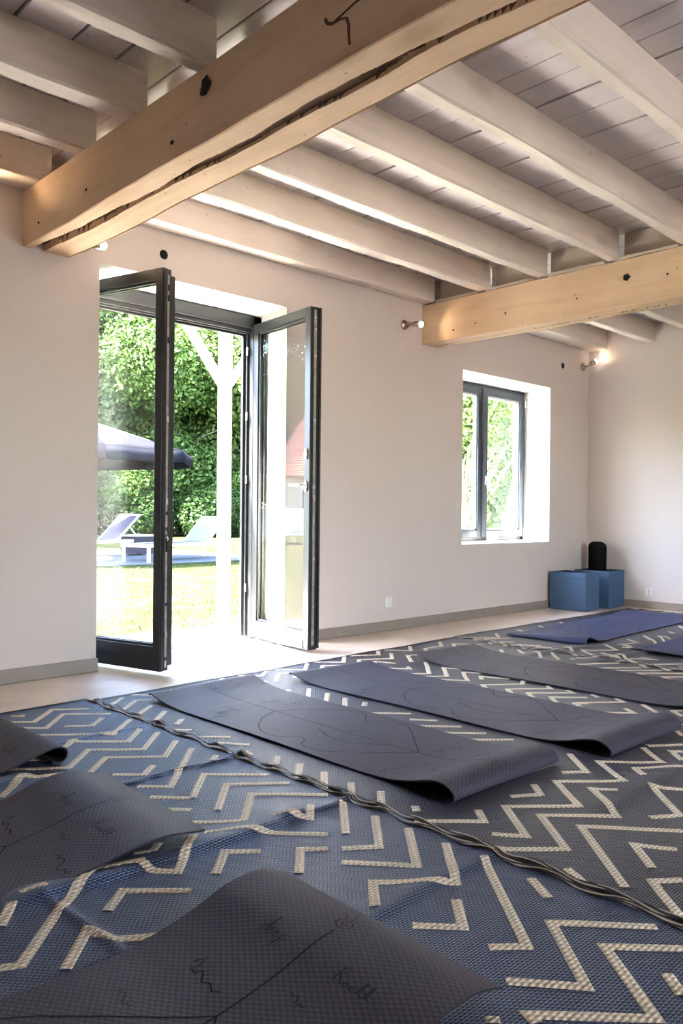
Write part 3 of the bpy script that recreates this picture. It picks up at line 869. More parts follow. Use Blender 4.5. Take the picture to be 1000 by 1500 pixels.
def make_rug(label, x0, x1, y0, y1, stripes, step, edge_l, edge_r, far_fn, base='rug'):
    nx = int((x1-x0)/step); ny = int((y1-y0)/step); P = []
    for i in range(nx+1):
        x = x0+(x1-x0)*i/nx; yf = far_fn(x); row = []
        for j in range(ny+1):
            y = y0+(yf-y0)*j/ny
            row.append((x,y,rug_h(x,y)))
        P.append(row)
    mb = MB(); mb.grid(P)
    # thin turned-down skirt so that the rug has thickness
    per = [P[i][0] for i in range(nx+1)]+[P[nx][j] for j in range(1,ny+1)]+[P[i][ny] for i in range(nx-1,-1,-1)]+[P[0][j] for j in range(ny-1,0,-1)]
    low = [(a,b,.001) for a,b,c in per]; n = len(per)
    mb.add(per+low, [(k,(k+1)%n,(k+1)%n+n,k+n) for k in range(n)], 2)
    for s in stripes: ribbon(mb, s, .0265, rug_h, 1, .008 if base == 'rug_sky_sheen' else .016)
    o = mb.build('woven_rug', [M[base], M['rug_stripe'], M['rug_edge']])
    tag(o, label, 'rug')
    # bound edges: black tape with cream piping, ruffled where two rugs meet
    mb = MB()
    row = []
    for i in range(nx+1):
        x = x0+(x1-x0)*i/nx; y = far_fn(x)
        row.append([(x,y-.016,rug_h(x,y-.016)+.003),(x,y-.004,rug_h(x,y)+.0045),(x,y+.004,rug_h(x,y)+.001),(x,y+.005,.001)])
    mb.grid(row, 0)
    mb.build('edge_binding', [M['rug_edge'], M['rug_edge_cream']], o)
    for ex, sgn, ph in ((edge_l,1,0.3),(edge_r,-1,1.9)):
        if ex is None: continue
        mb = MB(); row = []
        n = int((y1-y0)/.012)
        offs = [0,.0045,.0058,.0110,.0122,.0165,.0177,.020]; matk = [0,1,0,1,0,1,0]
        for k in range(n+1):
            y = y0+(far_fn(ex)-y0)*k/n
            ruff = .5+.5*math.sin(y*2*math.pi/.19+ph+1.3*math.sin(y*3.1))
            z = rug_h(ex,y)+.003+.005*ruff*ruff
            xx = ex+.006*math.sin(y*2*math.pi/.19+ph+1+1.3*math.sin(y*3.1))+.004*math.sin(y*23)
            row.append([(xx+sgn*(u-.008)*(1+.25*math.sin(y*31+ph)),y,(z if 0<q<7 else rug_h(ex,y)+.001)+.0025*math.sin(q*2.1+y*40)) for q,u in enumerate(offs)])
        mb.grid(row, smooth=True, mat_fn=lambda i,j: matk[j])
        mb.build('edge_binding', [M['rug_edge'], M['rug_edge_cream']], o)
    return o
def zigfill(x0, x1, ys, xv, hp, amp, up0):
    out = []
    for y in ys:
        pts = []; k = 0; x = xv
        while x < x1+1e-6: pts.append((x, y+(amp if (k+up0)%2 else 0))); x += hp; k += 1
        pts = [p for p in pts if p[0] >= x0-1e-6]
        if len(pts) > 1: out.append(pts)
    return out
S1, S2, S3 = parse(STRIPES_1), parse(STRIPES_2), parse(STRIPES_3)
S1 += zigfill(-1.1, 1.0, [3.35,3.21,3.07,2.36,2.22,1.2,.76,.6], -1.1, .166, .155, 0)
S2 += zigfill(3.2, 4.75, [1.0,.86,.72,.40], 3.2, .163, .155, 0)
S2 += zigfill(2.06, 2.60, [3.05,2.90,2.76,2.2,2.05,1.9], 2.08, .163, .155, 0)
S2 += zigfill(2.92, 3.42, [3.2,2.9,2.5,2.35,2.2], 2.94, .163, .155, 1)
S3 += zigfill(5.7, 7.5, [3.3,3.16,2.2,2.05,1.9,1.5,1.35,1.2], 5.7, .163, .155, 0)
make_rug('woven dark rug with cream zigzags at the front left, blue sky sheen put into its colour', -1.20, 1.845, -.7, 3.72, S1, .0095, None, 1.845, lambda x: 3.715+.012*x, 'rug_sky_sheen')
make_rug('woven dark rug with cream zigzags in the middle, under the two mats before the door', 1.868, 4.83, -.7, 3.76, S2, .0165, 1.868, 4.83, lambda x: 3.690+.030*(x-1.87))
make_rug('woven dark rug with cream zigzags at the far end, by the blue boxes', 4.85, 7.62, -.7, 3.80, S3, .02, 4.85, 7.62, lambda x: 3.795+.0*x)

# ------------------------------------------------------------------ yoga mats
def spline(path, step):
    """Catmull-Rom through (s, z) points, resampled at equal arc steps"""
    P = [Vector((a,b)) for a,b in path]; out = []
    for i in range(len(P)-1):
        p0 = P[max(i-1,0)]; p1 = P[i]; p2 = P[i+1]; p3 = P[min(i+2,len(P)-1)]
        n = max(2,int((p2-p1).length/.004))
        for k in range(n):
            t = k/n
            out.append(.5*((2*p1)+(p2-p0)*t+(2*p0-5*p1+4*p2-p3)*t*t+(3*p1-p0-3*p2+p3)*t**3))
    out.append(P[-1]); res = [out[0]]; acc = 0
    for a, b in zip(out[:-1], out[1:]):
        acc += (b-a).length
        if acc >= step: res.append(b); acc = 0
    return res
WORDS = { # small handwritten strokes, unit box
 'a': [[(0,0),(.05,.8),(.25,.9),(.35,.65),(.1,.45),(.4,.0)],[(.62,.25),(.5,.1),(.58,-.02),(.72,.1),(.66,.28)],[(.95,.25),(.85,.1),(.92,-.02),(1.06,.1),(1.0,.28)],[(1.2,0),(1.3,.7),(1.36,.75),(1.34,.1),(1.5,0)],[(1.56,0),(1.66,.75),(1.72,.7),(1.70,.05),(1.85,.1)]],
 'b': [[(.3,.3),(.15,.1),(.05,.2),(.15,.35),(.3,.3),(.36,.9),(.36,0)],[(.45,.15),(.62,.22),(.56,.34),(.45,.2),(.5,0),(.68,.05)],[(.75,.15),(.92,.22),(.86,.34),(.75,.2),(.8,0),(.98,.05)],[(1.06,-.4),(1.1,.3),(1.25,.3),(1.28,.1),(1.1,.02)]],
 'c': [[(0,.5),(.2,.9),(.3,.5),(.2,.3),(.45,.2),(.6,.45),(.75,.3),(.95,.1),(1.2,.25),(1.5,.05),(1.7,.2)]],
 'd': [[(0,.2),(.15,.45),(.3,.2),(.45,.4),(.7,.3),(.9,-.1),(1.1,-.2),(1.25,.05),(1.5,-.1),(1.6,.15)]],
}
def design(length):
    L = [[(.15,0),(.45,0)], [(.45,0),(1.33,0)], [(1.33,0),(length-.14,0)]]
    c = [(.45,0),(.69,.225),(.74,.262),(.80,.27),(.85,.255),(.885,.205),(.92,.19),(.95,.21),(.99,.262),(1.04,.275),(1.10,.262),(1.18,.215),(1.27,.12),(1.33,0)]
    L.append(c); L.append([(u,-v) for u,v in c])
    L.append([(.60,.0),(.72,.09),(.86,.10),(.97,.05)])
    for cu, sg in ((.115,-1),(length-.105,1)):
        L.append([(cu+sg*(.0+.0035*k)*math.cos(k*.62)*.9*.4, (.0035*k)*math.sin(k*.62)*.4*1.0) for k in range(22)])
        for a in (-.7,-.25,.25,.7):
            L.append([(cu+sg*.034*math.cos(a), .034*math.sin(a)), (cu+sg*.062*math.cos(a*1.15), .066*math.sin(a*1.15))])
    for u, v, w, s in ((.25,.10,'a',.05),(.24,-.14,'b',.06),(.40,.16,'d',.07),(.42,-.17,'c',.07),(.87,-.035,'c',.035),(.33,.06,'d',.03),(.55,-.2,'d',.04),(1.48,.12,'a',.06),(1.5,-.15,'b',.07),(1.40,-.2,'c',.05),(1.42,.2,'d',.06)):
        for st in WORDS[w]: L.append([(u-q[1]*s*.9, v+q[0]*s) for q in st])
    return L
def yoga_mat(label, cx, cy, ang, path, width=.61, vfun=None, base=.0125, mat='mat'):
    """path: (s, z) along the mat from its front (spiral) end; local X = along, Y = across"""
    C_ = spline(path, .012); nu = len(C_); nv = 25; th = .0052
    nrm = []
    for i in range(nu):
        t = (C_[min(i+1,nu-1)]-C_[max(i-1,0)]).normalized(); nrm.append(Vector((-t.y,t.x)))
    def S(i, v, off=0):
        f = vfun(C_[i].x, v) if vfun else 1
        wz = .0018*math.sin(v*9+C_[i].x*5)
        return (C_[i].x+nrm[i].x*off, v, base+C_[i].y*f+wz+nrm[i].y*off)
    vs = [-width/2+width*j/(nv-1) for j in range(nv)]
    top = [[S(i,v,th) for v in vs] for i in range(nu)]; bot = [[S(i,v,0) for v in vs] for i in range(nu)]
    mb = MB(); mb.grid(top, 0); nf = len(mb.f)
    mb.grid(bot, 1, flip=True)
    per = [(i,0) for i in range(nu)]+[(nu-1,j) for j in range(1,nv)]+[(i,nv-1) for i in range(nu-2,-1,-1)]+[(0,j) for j in range(nv-2,0,-1)]
    n = len(per)
    mb.add([top[i][j] for i,j in per]+[bot[i][j] for i,j in per], [(k,(k+1)%n,(k+1)%n+n,k+n) for k in range(n)], 1)
    o = mb.build('yoga_mat', [M[mat], M['mat_side']], loc=(cx,cy,0), rotz=ang)
    me = o.data; uv = me.uv_layers.new(name='UVMap')
    arc = [0]
    for i in range(1,nu): arc.append(arc[-1]+(C_[i]-C_[i-1]).length)
    lk = []
    for i in range(nu):
        for v in vs: lk.append((arc[i],v))
    lk = lk+lk+[(0,0)]*(2*n)
    li = np.empty(len(me.loops), dtype=np.int32); me.loops.foreach_get('vertex_index', li)
    uv.data.foreach_set('uv', np.array(lk, dtype=np.float32)[li].ravel())
    tag(o, label, 'yoga mat')
    # printed guide lines on the upper face
    def at(u, v):
        for i in range(nu-1):
            if arc[i+1] >= u: break
        t = (u-arc[i])/max(1e-6,arc[i+1]-arc[i])
        a = Vector(S(i,v,th+.0008)); b = Vector(S(i+1,v,th+.0008)); return a.lerp(b,t)
    mb = MB()
    for pl in design(arc[-1]):
        pts = [Vector((a,b)) for a,b in pl]; w = .0042 if max(abs(p[0]-pl[0][0])+abs(p[1]-pl[0][1]) for p in pl) > .09 else .0023
        pts = [p for p in pts if 0 < p.x < arc[-1]]
        if len(pts) < 2: continue
        dense = []
        for a, b in zip(pts[:-1], pts[1:]):
            k = max(1,int((b-a).length/.02))
            dense += [a.lerp(b,q/k) for q in range(k)]
        dense.append(pts[-1]); row = []
        for i, p in enumerate(dense):
            d = dense[min(i+1,len(dense)-1)]-dense[max(i-1,0)]
            d = d.normalized() if d.length > 1e-9 else Vector((1,0)); q = Vector((-d.y,d.x))*w/2
            row.append([at(p.x-q.x,p.y-q.y), at(p.x+q.x,p.y+q.y)])
        mb.grid(row)
    mb.build('printed_guide_lines', M['mat_print'], o, fix=False)
    return o
CURL = [(.014,.004),(.004,.012),(.006,.024),(.022,.038),(.048,.048),(.08,.050),(.13,.041),(.20,.022),(.30,.006),(.45,.0)]
FLAT = [(.8,0),(1.2,0),(1.5,.0)]
def lifted(L, h, k=1): return [(L-.30*k,.0),(L-.16*k,h*.25),(L-.07*k,h*.7),(L-.02*k,h*1.0),(L,h*.92),(L+.002,h*.72)]
H90 = math.pi/2
yoga_mat('aubergine yoga mat nearest the door, its front end curled under', 2.37, 1.605, H90, CURL+FLAT+lifted(1.89,.045), .63, lambda s,v: 1 if s<1 else .8-.3*v)
yoga_mat('aubergine yoga mat on the middle rug, second from the door, front end curled under', 3.205, 1.50, H90, CURL+FLAT+lifted(1.92,.035), .63, lambda s,v: 1 if s<1 else .8+.5*v)
yoga_mat('grey aubergine yoga mat third from the door, running off the right edge', 4.19, 1.42, H90+.015, CURL+FLAT+lifted(1.93,.050), .64, lambda s,v: 1 if s<1 else .8+.6*v)
yoga_mat('blue grey yoga mat lying lengthwise in front of the blue boxes', 5.22, 3.245, .035, [(0.02,.0),(.0,.016),(.012,.036),(.045,.046),(.10,.036),(.18,.012),(.30,.0),(.5,0)]+FLAT+lifted(2.0,.030), .66, lambda s,v: max(0.15,min(1,.55-1.7*v)) if s<.6 else 1, mat='mat_blue')
yoga_mat('blue grey yoga mat cut off by the right edge, below the far mat', 5.27, 2.31, .0, [(0,.012),(.05,.008),(.15,.0),(.5,0)]+FLAT+lifted(1.86,.02), .60, mat='mat_blue')
yoga_mat('dark yoga mat at the left edge with its end rolled under', 1.33, 3.15, math.pi, [(.055,.012),(.025,.006),(.006,.016),(.0,.034),(.012,.052),(.05,.058),(.12,.042),(.22,.014),(.34,.0),(.5,0)]+FLAT+lifted(1.86,.02), .62)
yoga_mat('dark yoga mat at lower left, its end lifted in a hump', 1.31, 2.215, math.pi, [(.0,.030),(.05,.040),(.13,.056),(.22,.050),(.34,.022),(.48,.0),(.6,0)]+FLAT+lifted(1.86,.02), .60, lambda s,v: (1.0-1.0*v) if s<.6 else 1)
yoga_mat('dark yoga mat nearest the camera at the bottom of the photo', 1.30, 1.215, math.pi, [(.0,.022),(.04,.040),(.10,.055),(.19,.050),(.30,.022),(.45,.0),(.6,0)]+FLAT+lifted(1.86,.02), .64, lambda s,v: (1.0-.6*v) if s<.6 else 1)
# ------------------------------------------------------------------ outdoors
M['paving'] = plain('pale_stone_paving', (.74,.72,.68), .7, bs=.2, bscale=12, var=.08)
M['post'] = plain('white_painted_post', (.22,.20,.175), .55, bscale=9)
M['white_metal'] = plain('white_powder_coat', (.72,.72,.73), .4)
M['sling'] = plain('grey_lilac_sling', (.030,.030,.045), .9, spec=.03, bscale=200)
M['white_sling'] = plain('white_sling', (.10,.10,.11), .9, spec=.05, bscale=200)
M['parasol'] = plain('grey_parasol_cloth', (.010,.010,.0135), .95, spec=.02, bscale=30)
M['trunk'] = plain('bark', (.13,.10,.075), .9, bs=.6, bscale=14, var=.4)
M['leaf_a'] = leaf_mat('leaf_mid_green', (.018,.040,.010), (.052,.092,.020))
M['leaf_b'] = leaf_mat('leaf_yellow_green', (.030,.054,.013), (.080,.118,.028))
M['leaf_c'] = leaf_mat('leaf_dark_green', (.010,.027,.009), (.034,.068,.017))
M['leaf_w'] = leaf_mat('willow_leaf', (.06,.085,.035), (.11,.14,.06))
M['straw'] = leaf_mat('straw_stem', (.42,.36,.20), (.62,.55,.34))
M['blade'] = leaf_mat('grass_blade', (.016,.025,.006), (.038,.046,.017), .3, 3)
def lawn_mat():
    m, nt, b = nm('lawn_turf', .95, (.3,.35,.1), 0, .0)
    v = coords(nt)
    t = N(nt,'ShaderNodeTexNoise', Scale=1.6, Detail=9.0, Roughness=.75); nt.links.new(v, t.inputs['Vector'])
    nt.links.new(ramp(nt, t.outputs['Fac'], [(.3,(.010,.017,.004)),(.5,(.024,.031,.010)),(.68,(.042,.046,.019))]), b.inputs['Base Color'])
    bump(nt, b, t.outputs['Fac'], .5, .05)
    return m
M['lawn'] = lawn_mat()
GZ = -.05
tag(MB().box(-45,60,YF+.06,60,GZ-.3,GZ).build('ground_lawn', M['lawn']), kind='structure')
tag(MB().box(-3,12,YF+.06,5.62,GZ,-.015).build('terrace', M['paving'], bevel=.01), kind='structure')
tag(MB().box(3.5,10.6,12.9,17.2,GZ,-.025).build('garden_slab', plain('pale_blue_slab', (.07,.078,.095), .9, spec=.05, bscale=5), bevel=.01), kind='structure')
# tufts of grass on the lawn
r = np.random.RandomState(5); n = 26000
d = 5.7+14*r.rand(n)**1.4; az = np.radians(14+38*r.rand(n))
bx = d*np.sin(az); by = d*np.cos(az); keep = by > 5.66; bx, by = bx[keep], by[keep]; n = len(bx)
hh = .015+.035*r.rand(n); an = r.rand(n)*6.28; ww = .004+.003*r.rand(n)
vs = np.empty((n,3,3)); ox = np.cos(an)*ww; oy = np.sin(an)*ww
vs[:,0] = np.stack([bx-ox,by-oy,np.full(n,GZ-.005)],1); vs[:,1] = np.stack([bx+ox,by+oy,np.full(n,GZ-.005)],1)
vs[:,2] = np.stack([bx+oy*5*r.randn(n),by+ox*5*r.randn(n),GZ+hh],1)
me = bpy.data.meshes.new('lawn_grass'); me.from_pydata(vs.reshape(-1,3).tolist(), [], np.arange(3*n).reshape(-1,3).tolist()); me.materials.append(M['blade'])
o = bpy.data.objects.new('lawn_grass', me); COL.objects.link(o)
tag(o, 'short sunlit grass of the lawn outside the door', 'grass', kind='stuff')

# porch post with two braces and a head plate
t = thing('porch_post', 'white timber porch post with two braces, outside the open door', 'post', (3.80,5.33,-.015))
MB().box(-.042,.042,-.042,.042,.02,2.95).build('post', M['post'], t, bevel=.006)
MB().box(-.075,.075,-.075,.075,0,.022).build('foot_plate', M['steel'], t, bevel=.003)
for sx in (-1, 1):
    MB().bar((sx*.03,0,1.98), (sx*.72,0,2.86), .055, .07, up=(0,1,0)).build('brace', M['post'], t, bevel=.005)
MB().box(-2.6,2.6,-.06,.06,2.95,3.10).build('head_plate', M['post'], t, bevel=.006)

# grey parasol
t = thing('parasol', 'large grey garden parasol behind the left door leaf', 'parasol', (7.0,14.4,GZ), .5)
mb = MB(); R_, n = 2.15, 8; zt, ze = 2.72, 2.08
for k in range(n):
    a0, a1 = 2*math.pi*k/n, 2*math.pi*(k+1)/n; rows = []
    for i in range(7):
        q = i/6; row = []
        for j in range(7):
            a = a0+(a1-a0)*j/6; rr = R_*q*math.cos(math.pi/n)/math.cos(a-(a0+a1)/2)
            sag = .05*q*math.sin(math.pi*j/6)
            row.append((rr*math.cos(a), rr*math.sin(a), zt-(zt-ze)*q**.93-sag*.6))
        rows.append(row)
    mb.grid(rows)
    val = [rows[-1], [(x*1.005,y*1.005,z-.22) for x,y,z in rows[-1]]]
    mb.grid(val)
c = mb.build('canopy', M['parasol'], t)
md = c.modifiers.new('thickness','SOLIDIFY'); md.thickness = .006
MB().tube([(0,0,.08),(0,0,2.74)], .030, 12).lathe((0,0,2.70), (0,0,1), [(.06,0),(.07,.04),(.02,.10),(0,.12)]).build('pole', M['steel'], t)
MB().box(-.4,.4,-.4,.4,.005,.085).build('base_slab', M['paving'], t, bevel=.01)
for k in range(8):
    a = 2*math.pi*k/8
    MB().bar((.04*math.cos(a),.04*math.sin(a),zt-.03),(R_*.99*math.cos(a),R_*.99*math.sin(a),ze-.02),.02,.02).build('rib', M['white_metal'], t)

def lounger(label, loc, rz, L=2.0, W=.66, back=.78, tilt=52, sling=None, group=None):
    """local X from foot (0) to head (L)"""
    t = thing('sun_lounger', label, 'sun lounger', loc, rz, group)
    mb = MB(); z = .31
    for y in (-W/2,W/2): mb.box(0,L,y-.02,y+.02,z-.03,z+.03)
    mb.box(0,.04,-W/2,W/2,z-.03,z+.03); mb.box(L-.04,L,-W/2,W/2,z-.03,z+.03)
    mb.build('frame', M['white_metal'], t, bevel=.004)
    for x in (.06,L-.06):
        for y in (-W/2,W/2): MB().box(x-.025,x+.025,y-.022,y+.022,0,z-.03).build('leg', M['white_metal'], t, bevel=.003)
    hb = L-back*.95
    MB().box(.04,hb,-W/2+.02,W/2-.02,z+.012,z+.026).build('seat_sling', sling or M['sling'], t)
    a = math.radians(tilt); dxx, dzz = math.cos(a)*back, math.sin(a)*back
    mb = MB(); mb.add([(hb,-W/2+.02,z+.03),(hb,W/2-.02,z+.03),(hb+dxx,W/2-.02,z+.03+dzz),(hb+dxx,-W/2+.02,z+.03+dzz)], [(0,1,2,3)])
    b = mb.build('backrest', sling or M['sling'], t); md = b.modifiers.new('thickness','SOLIDIFY'); md.thickness = .014
    mb = MB()
    for y in (-W/2+.01,W/2-.01): mb.bar((hb,y,z+.03),(hb+dxx,y,z+.03+dzz),.03,.03)
    mb.bar((hb+dxx,-W/2,z+.03+dzz),(hb+dxx,W/2,z+.03+dzz),.03,.03)
    mb.build('back_frame', M['white_metal'], t, bevel=.003)
    for y in (-W/2+.05,W/2-.05): MB().bar((hb+dxx*.55,y,z+.03+dzz*.55),(hb+dxx*1.05,y,z+.03),.02,.02).build('prop', M['white_metal'], t)
    return t
lounger('white and grey sun lounger on the lawn, seen between the door leaf and the post', (7.50,13.35,-.025), .24, 2.35, .66, .72, 43, M['white_sling'])
lounger('grey sun lounger with raised back, seen through the left door glass', (6.75,15.45,-.025), .15, 2.2, .66, .76, 43)
t = thing('garden_side_table', 'small pale cube side table between the two sun loungers', 'side table', (8.85,15.6,-.025), .2)
MB().box(-.25,.25,-.25,.25,.02,.40).build('body', M['sling'], t, bevel=.01)
MB().box(-.28,.28,-.28,.28,.40,.43).build('table_top', M['white_metal'], t, bevel=.006)

# ------------------------------------------------------------------ planting
def leaf_cloud(blobs, n, size, seed, droop=0):
    r = np.random.RandomState(seed); B = np.array(blobs, float)
    vol = (B[:,3]*B[:,4]*B[:,5])**(2/3); pick = r.choice(len(B), n, p=vol/vol.sum())
    d = r.randn(n,3); d /= np.linalg.norm(d,axis=1)[:,None]
    rad = (.62+.42*r.rand(n))[:,None]
    p = B[pick,:3]+d*rad*B[pick,3:6]
    nr = d*.7+r.randn(n,3)*.6+np.array([0,0,.35]); nr /= np.linalg.norm(nr,axis=1)[:,None]
    t = np.cross(nr, r.randn(n,3)); t /= np.linalg.norm(t,axis=1)[:,None]; b = np.cross(nr,t)
    s = (size*(.6+.8*r.rand(n)))[:,None]
    q = np.empty((n,4,3)); q[:,0] = p-t*s; q[:,1] = p+b*s*.55+nr*s*.12; q[:,2] = p+t*s; q[:,3] = p-b*s*.55+nr*s*.12
    me = bpy.data.meshes.new('crown')
    me.vertices.add(4*n); me.vertices.foreach_set('co', q.reshape(-1).astype(np.float32))
    me.loops.add(4*n); me.loops.foreach_set('vertex_index', np.arange(4*n,dtype=np.int32))
    me.polygons.add(n); me.polygons.foreach_set('loop_start', np.arange(0,4*n,4,dtype=np.int32))
    me.update(calc_edges=True)
    return me
def crown_blobs(r, H, R0, base, k):
    out = []
    for i in range(k):
        f = (i+.5)/k; z = base+(H-base)*f; rr = R0*(.55+.75*math.sin(math.pi*min(1,f*.85+.12)))
        for j in range(3):
            a = r.uniform(0,6.28); d = rr*r.uniform(.25,.75)
            s = r.uniform(.75,1.25)
            out.append((d*math.cos(a), d*math.sin(a), z+r.uniform(-.4,.4), rr*.62*s, rr*.62*s, rr*.5*s))
    return out
def make_tree(label, seed, H, R0, base, n, size, lm, group):
    r = random.Random(seed)
    t = thing('leafy_tree', label, 'tree', (0,0,GZ), 0, group)
    me = leaf_cloud(crown_blobs(r,H,R0,base,6), n, size, seed); me.materials.append(lm)
    o = bpy.data.objects.new('crown', me); COL.objects.link(o); o.parent = t
    mb = MB(); pts = [(0,0,-.05)]; x = y = 0
    for i in range(1,8): x += r.uniform(-.12,.12); y += r.uniform(-.12,.12); pts.append((x,y,H*.8*i/7))
    mb.tube(pts, [.17,.14,.13,.12,.10,.08,.05,.03], 8)
    for i in range(2,7):
        for q in range(2):
            a = r.uniform(0,6.28); l = R0*.8; p = Vector(pts[i])
            mb.tube([p, p+Vector((math.cos(a)*l*.5,math.sin(a)*l*.5,l*.35)), p+Vector((math.cos(a)*l,math.sin(a)*l,l*.5))], [.06,.04,.015], 6)
    mb.build('trunk', M['trunk'], t)
    return t
GT = 'trees behind the lawn'; LT = 'tall leafy tree in the green wall of trees behind the lawn'
protos = [make_tree(LT, 11, 13, 2.7, 1.6, 60000, .085, M['leaf_a'], GT), make_tree(LT, 12, 14.5, 3.0, 2.6, 60000, .09, M['leaf_b'], GT), make_tree(LT, 13, 12, 2.6, .9, 56000, .08, M['leaf_c'], GT)]
def polar(az, d): a = math.radians(az); return d*math.sin(a), d*math.cos(a)
spots = []
for i, az in enumerate((21,25.2,28.8,32.4,36,39.5,43)): spots.append((az, 33+(i%3)*1.1, i))
for i, az in enumerate((19,24,30,35,40,45)): spots.append((az, 38.5+(i%2), i+1))
for i, az in enumerate((49,52.5,56,60)): spots.append((az, 19+(i%2)*2, i))
for i, az in enumerate((-16,-21,-26,-31,-36)): spots.append((az, 44+(i%2)*2, i+2))
used = [0,0,0]
for az, d, k in spots:
    k %= 3; o = protos[k] if not used[k] else copy_tree(protos[k]); used[k] += 1
    x, y = polar(az, d); o.location = (x,y,GZ); o.rotation_euler.z = rnd.uniform(0,6.28); s = rnd.uniform(.9,1.12); o.scale = (s,s,s)
def make_bush(label, seed, H, R0, n, size, lm, group):
    r = random.Random(seed); t = thing('leafy_bush', label, 'bush', (0,0,GZ), 0, group)
    bl = [(r.uniform(-R0,R0)*.6, r.uniform(-R0,R0)*.6, H*r.uniform(.25,.75), R0*.6, R0*.6, H*.32) for _ in range(7)]
    me = leaf_cloud(bl, n, size, seed); me.materials.append(lm)
    o = bpy.data.objects.new('foliage', me); COL.objects.link(o); o.parent = t
    mb = MB()
    for q in range(5):
        a = r.uniform(0,6.28); mb.tube([(.05*math.cos(a),.05*math.sin(a),-.04),(R0*.4*math.cos(a),R0*.4*math.sin(a),H*.7)], [.025,.008], 5)
    mb.build('stems', M['trunk'], t)
    return t
GB = 'bushes at the foot of the trees'; LB = 'low dense bush at the edge of the lawn under the trees'
bp = [make_bush(LB, 31, 3.0, 1.6, 16000, .07, M['leaf_c'], GB), make_bush(LB, 32, 2.6, 1.5, 16000, .07, M['leaf_a'], GB)]
ub = [0,0]
for i, az in enumerate((20.5,23,25.6,28,30.3,32.8,35.2,37.6,40,42.6)):
    k = i%2; o = bp[k] if not ub[k] else copy_tree(bp[k]); ub[k] += 1
    x, y = polar(az, 31.2+(i%3)*.5); o.location = (x,y,GZ); o.rotation_euler.z = rnd.uniform(0,6.28)
GW = 'bushes outside the window'; LW = 'bright leafy bush growing just outside the window'
bw = make_bush(LW, 35, 3.4, 1.3, 14000, .045, M['leaf_b'], GW)
for i,(x,y,s) in enumerate(((9.6,8.2,1.0),(11.4,8.6,1.15),(13.2,9.4,1.25))):
    o = bw if i == 0 else copy_tree(bw); o.location = (x,y,GZ); o.rotation_euler.z = i*2.1; o.scale = (s,s,s)
# ornamental grass outside the window
t = thing('ornamental_grass', 'tall pale ornamental grass clump right outside the window', 'grass clump', (8.15,6.35,GZ))
mb = MB(); r = random.Random(4)
for k in range(90):
    a = r.uniform(0,6.28); h = r.uniform(.9,1.75); l = r.uniform(.1,.5)
    p = [(.06*math.cos(a),.06*math.sin(a),0),(l*.4*math.cos(a),l*.4*math.sin(a),h*.6),(l*math.cos(a),l*math.sin(a),h)]
    mb.tube(p, [.004,.004,.0015], 4, caps=False)
mb.build('stems', M['straw'], t)
mb = MB()
for k in range(30):
    a = r.uniform(0,6.28); h = r.uniform(1.5,1.95); l = r.uniform(.15,.5)
    mb.tube([(l*math.cos(a),l*math.sin(a),h-.3),(l*1.15*math.cos(a),l*1.15*math.sin(a),h-.12),(l*1.4*math.cos(a),l*1.4*math.sin(a),h)], [.006,.018,.003], 5)
mb.build('plumes', M['straw'], t)
# weeping willow beside the parasol
t = thing('willow_tree', 'pale weeping willow with hanging branches behind the parasol', 'tree', (9.7,21.2,GZ))
mb = MB(); r = random.Random(9)
mb.tube([(0,0,-.05),(.1,0,2.5),(0,.1,4.6),(.1,0,5.6)], [.2,.16,.10,.04], 8)
mb.build('trunk', M['trunk'], t)
bl = []
for k in range(34):
    a = r.uniform(0,6.28); d = r.uniform(.5,1.9)
    for q in range(6): bl.append((d*math.cos(a)*(1+.05*q), d*math.sin(a)*(1+.05*q), 5.4-.25*d-q*.62, .16, .16, .42))
me = leaf_cloud(bl, 15000, .10, 9); me.materials.append(M['leaf_w'])
o = bpy.data.objects.new('hanging_foliage', me); COL.objects.link(o); o.parent = t

# farmhouse and loungers across the lawn (seen mirrored in the right door leaf)
def roof_tiles():
    m, nt, b = nm('red_roof_tiles', .8, (.42,.15,.10), 0, .2)
    v = coords(nt, (1,1,1))
    w = N(nt,'ShaderNodeTexWave', Scale=2.4, Distortion=.6); w.bands_direction = 'Z'; nt.links.new(v, w.inputs['Vector'])
    t_ = N(nt,'ShaderNodeTexNoise', Scale=6.0, Detail=4.0); nt.links.new(v, t_.inputs['Vector'])
    c = ramp(nt, t_.outputs['Fac'], [(.3,(.34,.11,.075)),(.7,(.52,.22,.15))])
    nt.links.new(mix(nt, math_(nt,'MULTIPLY',w.outputs['Fac'],.35), c, (.20,.07,.05)), b.inputs['Base Color'])
    bump(nt, b, w.outputs['Fac'], .6, .05)
    return m
t = thing('farmhouse', 'farmhouse with a steep red tiled roof, mirrored in the right door glass', 'house', (-17.2,34.5,GZ), -.45)
MB().box(-3.2,3.2,-3.4,3.4,0,2.85).build('walls', plain('ochre_render', (.50,.40,.28), .9, bs=.2, bscale=4), t)
mb = MB(); e = .4
A = [(-3.2-e,-3.4-e,2.75),(3.2+e,-3.4-e,2.75),(3.2+e,3.4+e,2.75),(-3.2-e,3.4+e,2.75)]; Rg = [(0,-2.6,8.0),(0,2.6,8.0)]
mb.add(A+Rg, [(0,1,4),(1,2,5,4),(2,3,5),(3,0,4,5),(3,2,1,0)]); mb.build('roof', roof_tiles(), t)
for y in (-1.6,1.4):
    w_ = MB().box(3.19,3.26,y-.45,y+.45,.95,2.15).build('window', M['white_metal'], t)
    MB().box(3.255,3.268,y-.38,y+.38,1.02,2.08).build('pane', M['gasket'], w_)
G3 = 'white loungers across the lawn'
